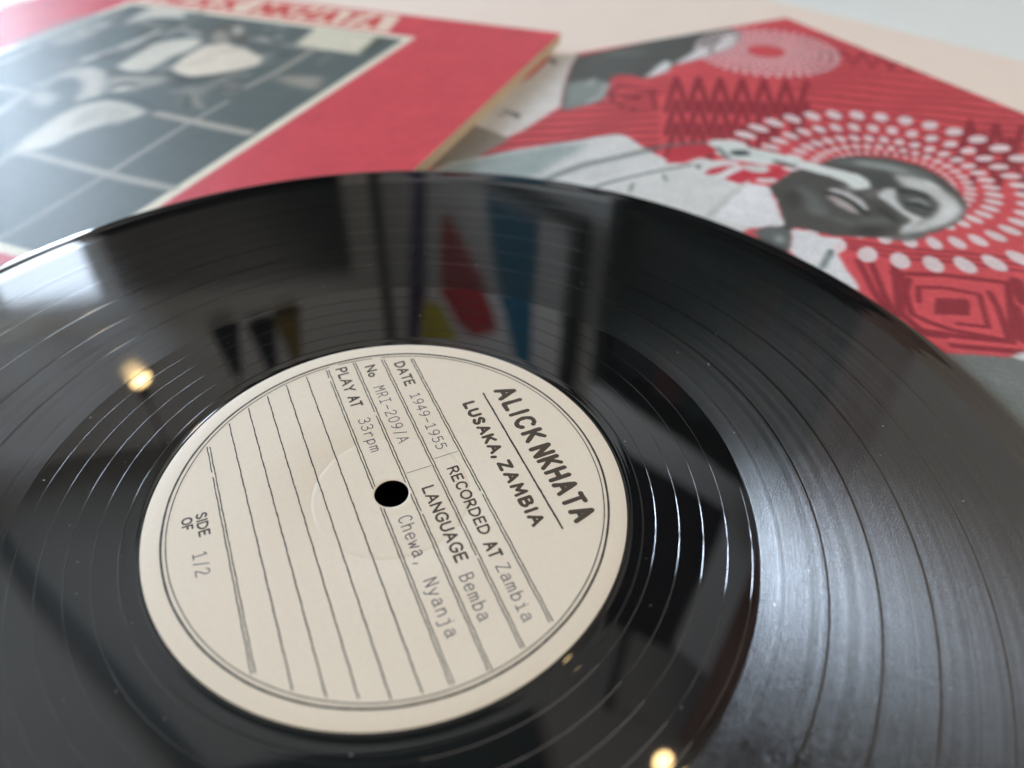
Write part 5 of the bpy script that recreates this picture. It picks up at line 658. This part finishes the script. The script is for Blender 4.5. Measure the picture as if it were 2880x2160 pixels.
# the slanted right wall, its inner face on x sin60 + y cos60 = 1.3
AZW = math.radians(60); wn = Vector((math.sin(AZW), math.cos(AZW), 0)); wd = Vector((math.cos(AZW), -math.sin(AZW), 0))
ROTW = Matrix((wd, wn, Vector((0, 0, 1)))).transposed()
def on_wall(s, dist, z): return wn*dist+wd*s+Vector((0, 0, z))
def wall_box(bm, s0, s1, d0, d1, z0, z1, bev=0.0):
    box_bm(bm, (s1-s0, d1-d0, z1-z0), on_wall((s0+s1)/2, (d0+d1)/2, (z0+z1)/2), ROTW, bev)
def s_of(az): # position along the slanted wall where direction az meets it
    a = math.radians(az); rho = 1.3/math.cos(AZW-a); p = Vector((rho*math.sin(a), rho*math.cos(a), 0)); return p.dot(wd)
bm = bmesh.new(); wall_box(bm, -2.1, 1.9, 1.3, 1.42, ZF, ZC)
tag(bm_obj('right_wall', bm, M_WALL), kind='structure')

# window: frame, mullions, panes lit by the sky outside
M_FRAME = plain('white window frame', (225, 225, 222), .4)
win = empty('window', ((WX0+WX1)/2*0, 0, 0), 'bright daylit window mirrored at the left edge of the record', 'window')
bm = bmesh.new(); fw = .05
for x0, x1, z0, z1 in ((WX0, WX1, WZ1-fw, WZ1), (WX0, WX1, WZ0, WZ0+fw), (WX0, WX0+fw, WZ0+fw, WZ1-fw), (WX1-fw, WX1, WZ0+fw, WZ1-fw)):
    box_bm(bm, (x1-x0, .07, z1-z0), ((x0+x1)/2, YF+.045, (z0+z1)/2))
bm_obj('window_frame', bm, M_FRAME, win)
xs = [WX0+fw, -1.85, -1.80, -1.34, -1.28, WX1-fw]
for a, b in ((xs[1], xs[2]), (xs[3], xs[4])):
    box_obj('mullion', (b-a, .06, WZ1-WZ0-2*fw), ((a+b)/2, YF+.045, (WZ0+WZ1)/2), M_FRAME, win)
def pane_mat(PANE, col):
    m, N, L, B = new_mat('daylit window pane')
    B.inputs['Base Color'].default_value = (0, 0, 0, 1); B.inputs['Roughness'].default_value = .1
    B.inputs['Emission Color'].default_value = (*col, 1); B.inputs['Emission Strength'].default_value = PANE
    return m
MP = pane_mat(54.0, (.66, .81, 1.0)); MPU = pane_mat(9.0, (.72, .84, 1.0)); ZTR = .96  # lower panes brighter, upper ones dimmer: split and transom added for groove sheen
for a, b in ((xs[0], xs[1]), (xs[2], xs[3]), (xs[4], xs[5])):
    box_obj('pane', (b-a, .01, ZTR-WZ0-fw), ((a+b)/2, YF+.05, (WZ0+fw+ZTR)/2), MP, win)
    box_obj('dim_upper_pane', (b-a, .01, WZ1-fw-ZTR-.04), ((a+b)/2, YF+.05, (ZTR+.04+WZ1-fw)/2), MPU, win)
    box_obj('transom', (b-a, .05, .04), ((a+b)/2, YF+.045, ZTR+.02), M_FRAME, win)
cur = empty('roller_blind', (0, 0, 0), 'beige roller blind rolled up above the window', 'blind')
bm = bmesh.new(); bmesh.ops.create_cone(bm, cap_ends=True, segments=20, radius1=.035, radius2=.035, depth=1.55, matrix=Matrix.Translation(((WX0+WX1)/2, YF-.05, WZ1+.03)) @ Matrix.Rotation(math.pi/2, 4, 'Y'))
bm_obj('roll', bm, plain('beige blind cloth', (196, 184, 150), .7), cur, True)

# framed picture on the slanted wall, of flat coloured shapes
def s_of(az): # position along the slanted wall where direction az meets it
    a = math.radians(az); rho = 1.3/math.cos(AZW-a); p = Vector((rho*math.sin(a), rho*math.cos(a), 0)); return p.dot(wd)
def wz(az, el, dist=1.3):
    a = math.radians(az); return dist/math.cos(AZW-a)*math.tan(math.radians(el))
pic = empty('framed_picture', (0, 0, 0), 'framed picture of teal, red and yellow shapes mirrored in the top of the record', 'picture')
PS0, PS1, PZ0, PZ1 = -2.06, -1.03, .865, 1.93
M_BLACK = plain('black paint', (16, 18, 14), .45)
bm = bmesh.new(); t = .035
wall_box(bm, PS0, PS1, 1.255, 1.295, PZ0, PZ0+t); wall_box(bm, PS0, PS1, 1.255, 1.295, PZ1-t, PZ1)
wall_box(bm, PS0, PS0+t, 1.255, 1.295, PZ0+t, PZ1-t); wall_box(bm, PS1-t, PS1, 1.255, 1.295, PZ0+t, PZ1-t)
bm_obj('picture_frame', bm, plain('dark olive frame', (34, 34, 20), .5), pic)
bm = bmesh.new(); wall_box(bm, PS0+t, PS1-t, 1.283, 1.293, PZ0+t, PZ1-t); bm_obj('picture_sheet', bm, plain('picture paper', (206, 198, 190), .6), pic)
def shape(name, pts, rgb, k):
    vs = [on_wall(s, 1.282-.0012*k, z) for s, z in pts]; vs2 = [v+wn*.001 for v in vs]; n = len(vs)
    fs = [tuple(range(n)), tuple(range(2*n-1, n-1, -1))]+[(i, i+n, (i+1) % n+n, (i+1) % n) for i in range(n)]
    o = mesh_obj(name, vs+vs2, fs, plain(name+' colour', rgb, .6), pic)
    bm = bmesh.new(); bm.from_mesh(o.data); bmesh.ops.recalc_face_normals(bm, faces=bm.faces[:]); bm.to_mesh(o.data); bm.free()
shape('teal_shape', [(-1.44, .95), (-1.21, .938), (-1.21, 1.08), (-1.218, 1.27), (-1.213, 1.47), (-1.21, 1.7), (-1.30, 1.46), (-1.36, 1.29), (-1.40, 1.17)], (0, 96, 122), 1)
shape('red_shape', [(-1.66, 1.12), (-1.61, 1.107), (-1.444, 1.276), (-1.377, 1.436), (-1.50, 1.54), (-1.59, 1.53), (-1.682, 1.432)], (168, 28, 30), 2)
shape('yellow_shape', [(-1.80, 1.56), (-1.76, 1.517), (-1.687, 1.505), (-1.591, 1.61), (-1.833, 1.77)], (176, 160, 10), 1)
shape('purple_shape', [(-1.80, 1.02), (-1.733, 1.02), (-1.77, 1.475), (-1.865, 1.81), (-1.93, 1.84), (-1.868, 1.401)], (66, 30, 78), 1)

# tall bookcase against the slanted wall, full of dark spines
case = empty('bookcase', (0, 0, 0), 'tall dark bookcase full of dark spines mirrored at the upper right of the record', 'bookcase')
M_CASE = plain('dark stained wood', (24, 26, 18), .55, .3, .2, 20)
S0, S1 = -.80, -.235; D0, D1, ZT = 1.08, 1.28, 1.15
bm = bmesh.new(); wall_box(bm, S0, S0+.03, D0, D1, ZF+.001, ZT); wall_box(bm, S1-.03, S1, D0, D1, ZF+.001, ZT); bm_obj('side_panel', bm, M_CASE, case)
bm = bmesh.new(); wall_box(bm, S0+.03, S1-.03, D1-.015, D1, ZF+.001, ZT); bm_obj('back_panel', bm, M_CASE, case)
levels = [-.7, -.35, 0.0, .34, .64, .89, 1.13]
for z in levels:
    bm = bmesh.new(); wall_box(bm, S0+.031, S1-.031, D0+.004, D1-.016, z, z+.02); bm_obj('shelf', bm, M_CASE, case)
SP = [(44, 30, 26), (22, 34, 32), (30, 34, 44), (64, 34, 24), (20, 20, 20), (44, 42, 34), (26, 44, 40), (74, 40, 32)]
SPM = [plain('spine colour', c, .5) for c in SP]
ORD = ['first', 'second', 'third', 'fourth', 'fifth', 'sixth', 'seventh', 'eighth', 'ninth', 'tenth', 'eleventh', 'twelfth', 'thirteenth', 'fourteenth', 'fifteenth', 'sixteenth', 'seventeenth', 'eighteenth', 'nineteenth', 'twentieth']
SPN = ['maroon', 'deep green', 'slate blue', 'rust brown', 'black', 'olive grey', 'teal', 'brick red']
ROWN = {3: 'lower', 4: 'middle', 5: 'top'}
for li in (3, 4, 5):
    z = levels[li]; s = S0+.04; h = .27 if z < .6 else .2; k = 0
    while s < S1-.09:
        w = random.uniform(.022, .05); hh = h*random.uniform(.72, .9); ci = random.randrange(8)
        bm = bmesh.new(); wall_box(bm, s, s+w, D0+.03, D1-.05, z+.021, z+.021+hh)
        b = bm_obj('book', bm, SPM[ci])
        tag(b, '%s book, %s from the left on the %s filled shelf of the bookcase' % (SPN[ci], ORD[k], ROWN[li]), 'book', 'books in the tall bookcase')
        s += w+random.uniform(.001, .006); k += 1
# warm wooden post beside the bookcase
bm = bmesh.new(); wall_box(bm, S1+.005, S1+.055, 1.05, 1.298, ZF+.002, ZC-.002, .003)
tag(bm_obj('wooden_post', bm, plain('reddish brown wood', (128, 98, 86), .5, .4, .1, 20)), 'reddish brown wooden post beside the tall bookcase', 'post')

# black loudspeaker hanging below the ceiling
spk = empty('ceiling_speaker', (0, 0, 0), 'black box loudspeaker hanging from the ceiling, mirrored right of the label', 'loudspeaker')
quad = [Vector((.60, 1.19, 0)), Vector((.815, .905, 0)), Vector((.591, .655, 0)), Vector((.42, .80, 0))]
M_SPK = plain('black speaker cabinet', (10, 10, 10), .7)
vs = [(v.x, v.y, 1.35) for v in quad]+[(v.x, v.y, 1.50) for v in quad]
mesh_obj('cabinet', vs, [(0, 1, 2, 3), (7, 6, 5, 4)]+[(i, i+4, (i+1) % 4+4, (i+1) % 4) for i in range(4)], M_SPK, spk)
cc = sum(quad, Vector())/4
box_obj('hanger', (.02, .02, ZC-1.50), (cc.x, cc.y, (ZC+1.50)/2), M_BLACK, spk)

# dark screen on the far wall, and small dark pendant lamps
scr = empty('wall_screen', (0, 0, 0), 'large black screen on the far wall, mirrored along the back of the record', 'screen')
box_obj('screen_panel', (.80, .04, 1.15), (-.45, YF-.03, .92), plain('black glass', (8, 9, 9), .8, .1), scr)
box_obj('bezel', (.83, .02, 1.18), (-.45, YF-.009, .92), M_BLACK, scr)
def pendant(az, rho, z, shade_mat, label, h=.16, r=.035, group=None):
    p = Vector((az, rho, 0)); o = empty('pendant_lamp', (p.x, p.y, z), label, 'lamp', group)
    bm = bmesh.new(); bmesh.ops.create_cone(bm, cap_ends=False, segments=24, radius1=r, radius2=r*.35, depth=h)
    bm_obj('lamp_shade', bm, shade_mat, o, True)
    bm = bmesh.new(); bmesh.ops.create_cone(bm, cap_ends=True, segments=8, radius1=.003, radius2=.003, depth=ZC-z-h/2, matrix=Matrix.Translation((0, 0, (ZC-z+h/2)/2)))
    bm_obj('cable', bm, M_BLACK, o)
    return o
pendant(-.335, 1.4, 1.04, M_BLACK, 'black conical pendant lamp nearest the window')
pendant(-.25, 1.4, 1.05, M_BLACK, 'black conical pendant lamp between two others')
pendant(-.188, 1.4, 1.02, plain('mustard enamel', (120, 100, 20), .4), 'mustard yellow conical pendant lamp')

def bulb(x, y, z, r, s, label):
    p = Vector((x, y, 0)); o = empty('hanging_bulb', (p.x, p.y, z), label, 'light bulb')
    bm = bmesh.new(); bmesh.ops.create_uvsphere(bm, u_segments=20, v_segments=12, radius=r); bm_obj('glass_bulb', bm, emit('warm bulb', (1, .68, .30), s), o, True)
    bm = bmesh.new(); bmesh.ops.create_cone(bm, cap_ends=True, segments=14, radius1=.014, radius2=.012, depth=.04, matrix=Matrix.Translation((0, 0, r+.018))); bm_obj('socket', bm, M_BLACK, o)
    bm = bmesh.new(); bmesh.ops.create_cone(bm, cap_ends=True, segments=8, radius1=.003, radius2=.003, depth=ZC-z-r-.03, matrix=Matrix.Translation((0, 0, (ZC-z+r+.03)/2))); bm_obj('cable', bm, M_BLACK, o)
bulb(-.487, 1.2, .931, .019, 20, 'lit warm bulb on a black cable, farther of the two')
bulb(.411, .337, 1.25, .017, 24, 'lit warm bulb on a black cable, right above the table')

# dark beam under the ceiling
a, b = Vector((-1.429, 1.879, 0)), Vector((-.67, .925, 0))
dv = (b-a).normalized(); m_ = (a+b)/2
box_obj('ceiling_beam', (.05, 3.2, .05), (m_.x, m_.y, ZC-.06), plain('dark beam', (40, 44, 34), .6), None, Matrix((Vector((dv.y, -dv.x, 0)), dv, Vector((0, 0, 1)))).transposed())
tag(bpy.data.objects['ceiling_beam'], 'long dark beam under the ceiling, mirrored across the lower left vinyl', 'beam')
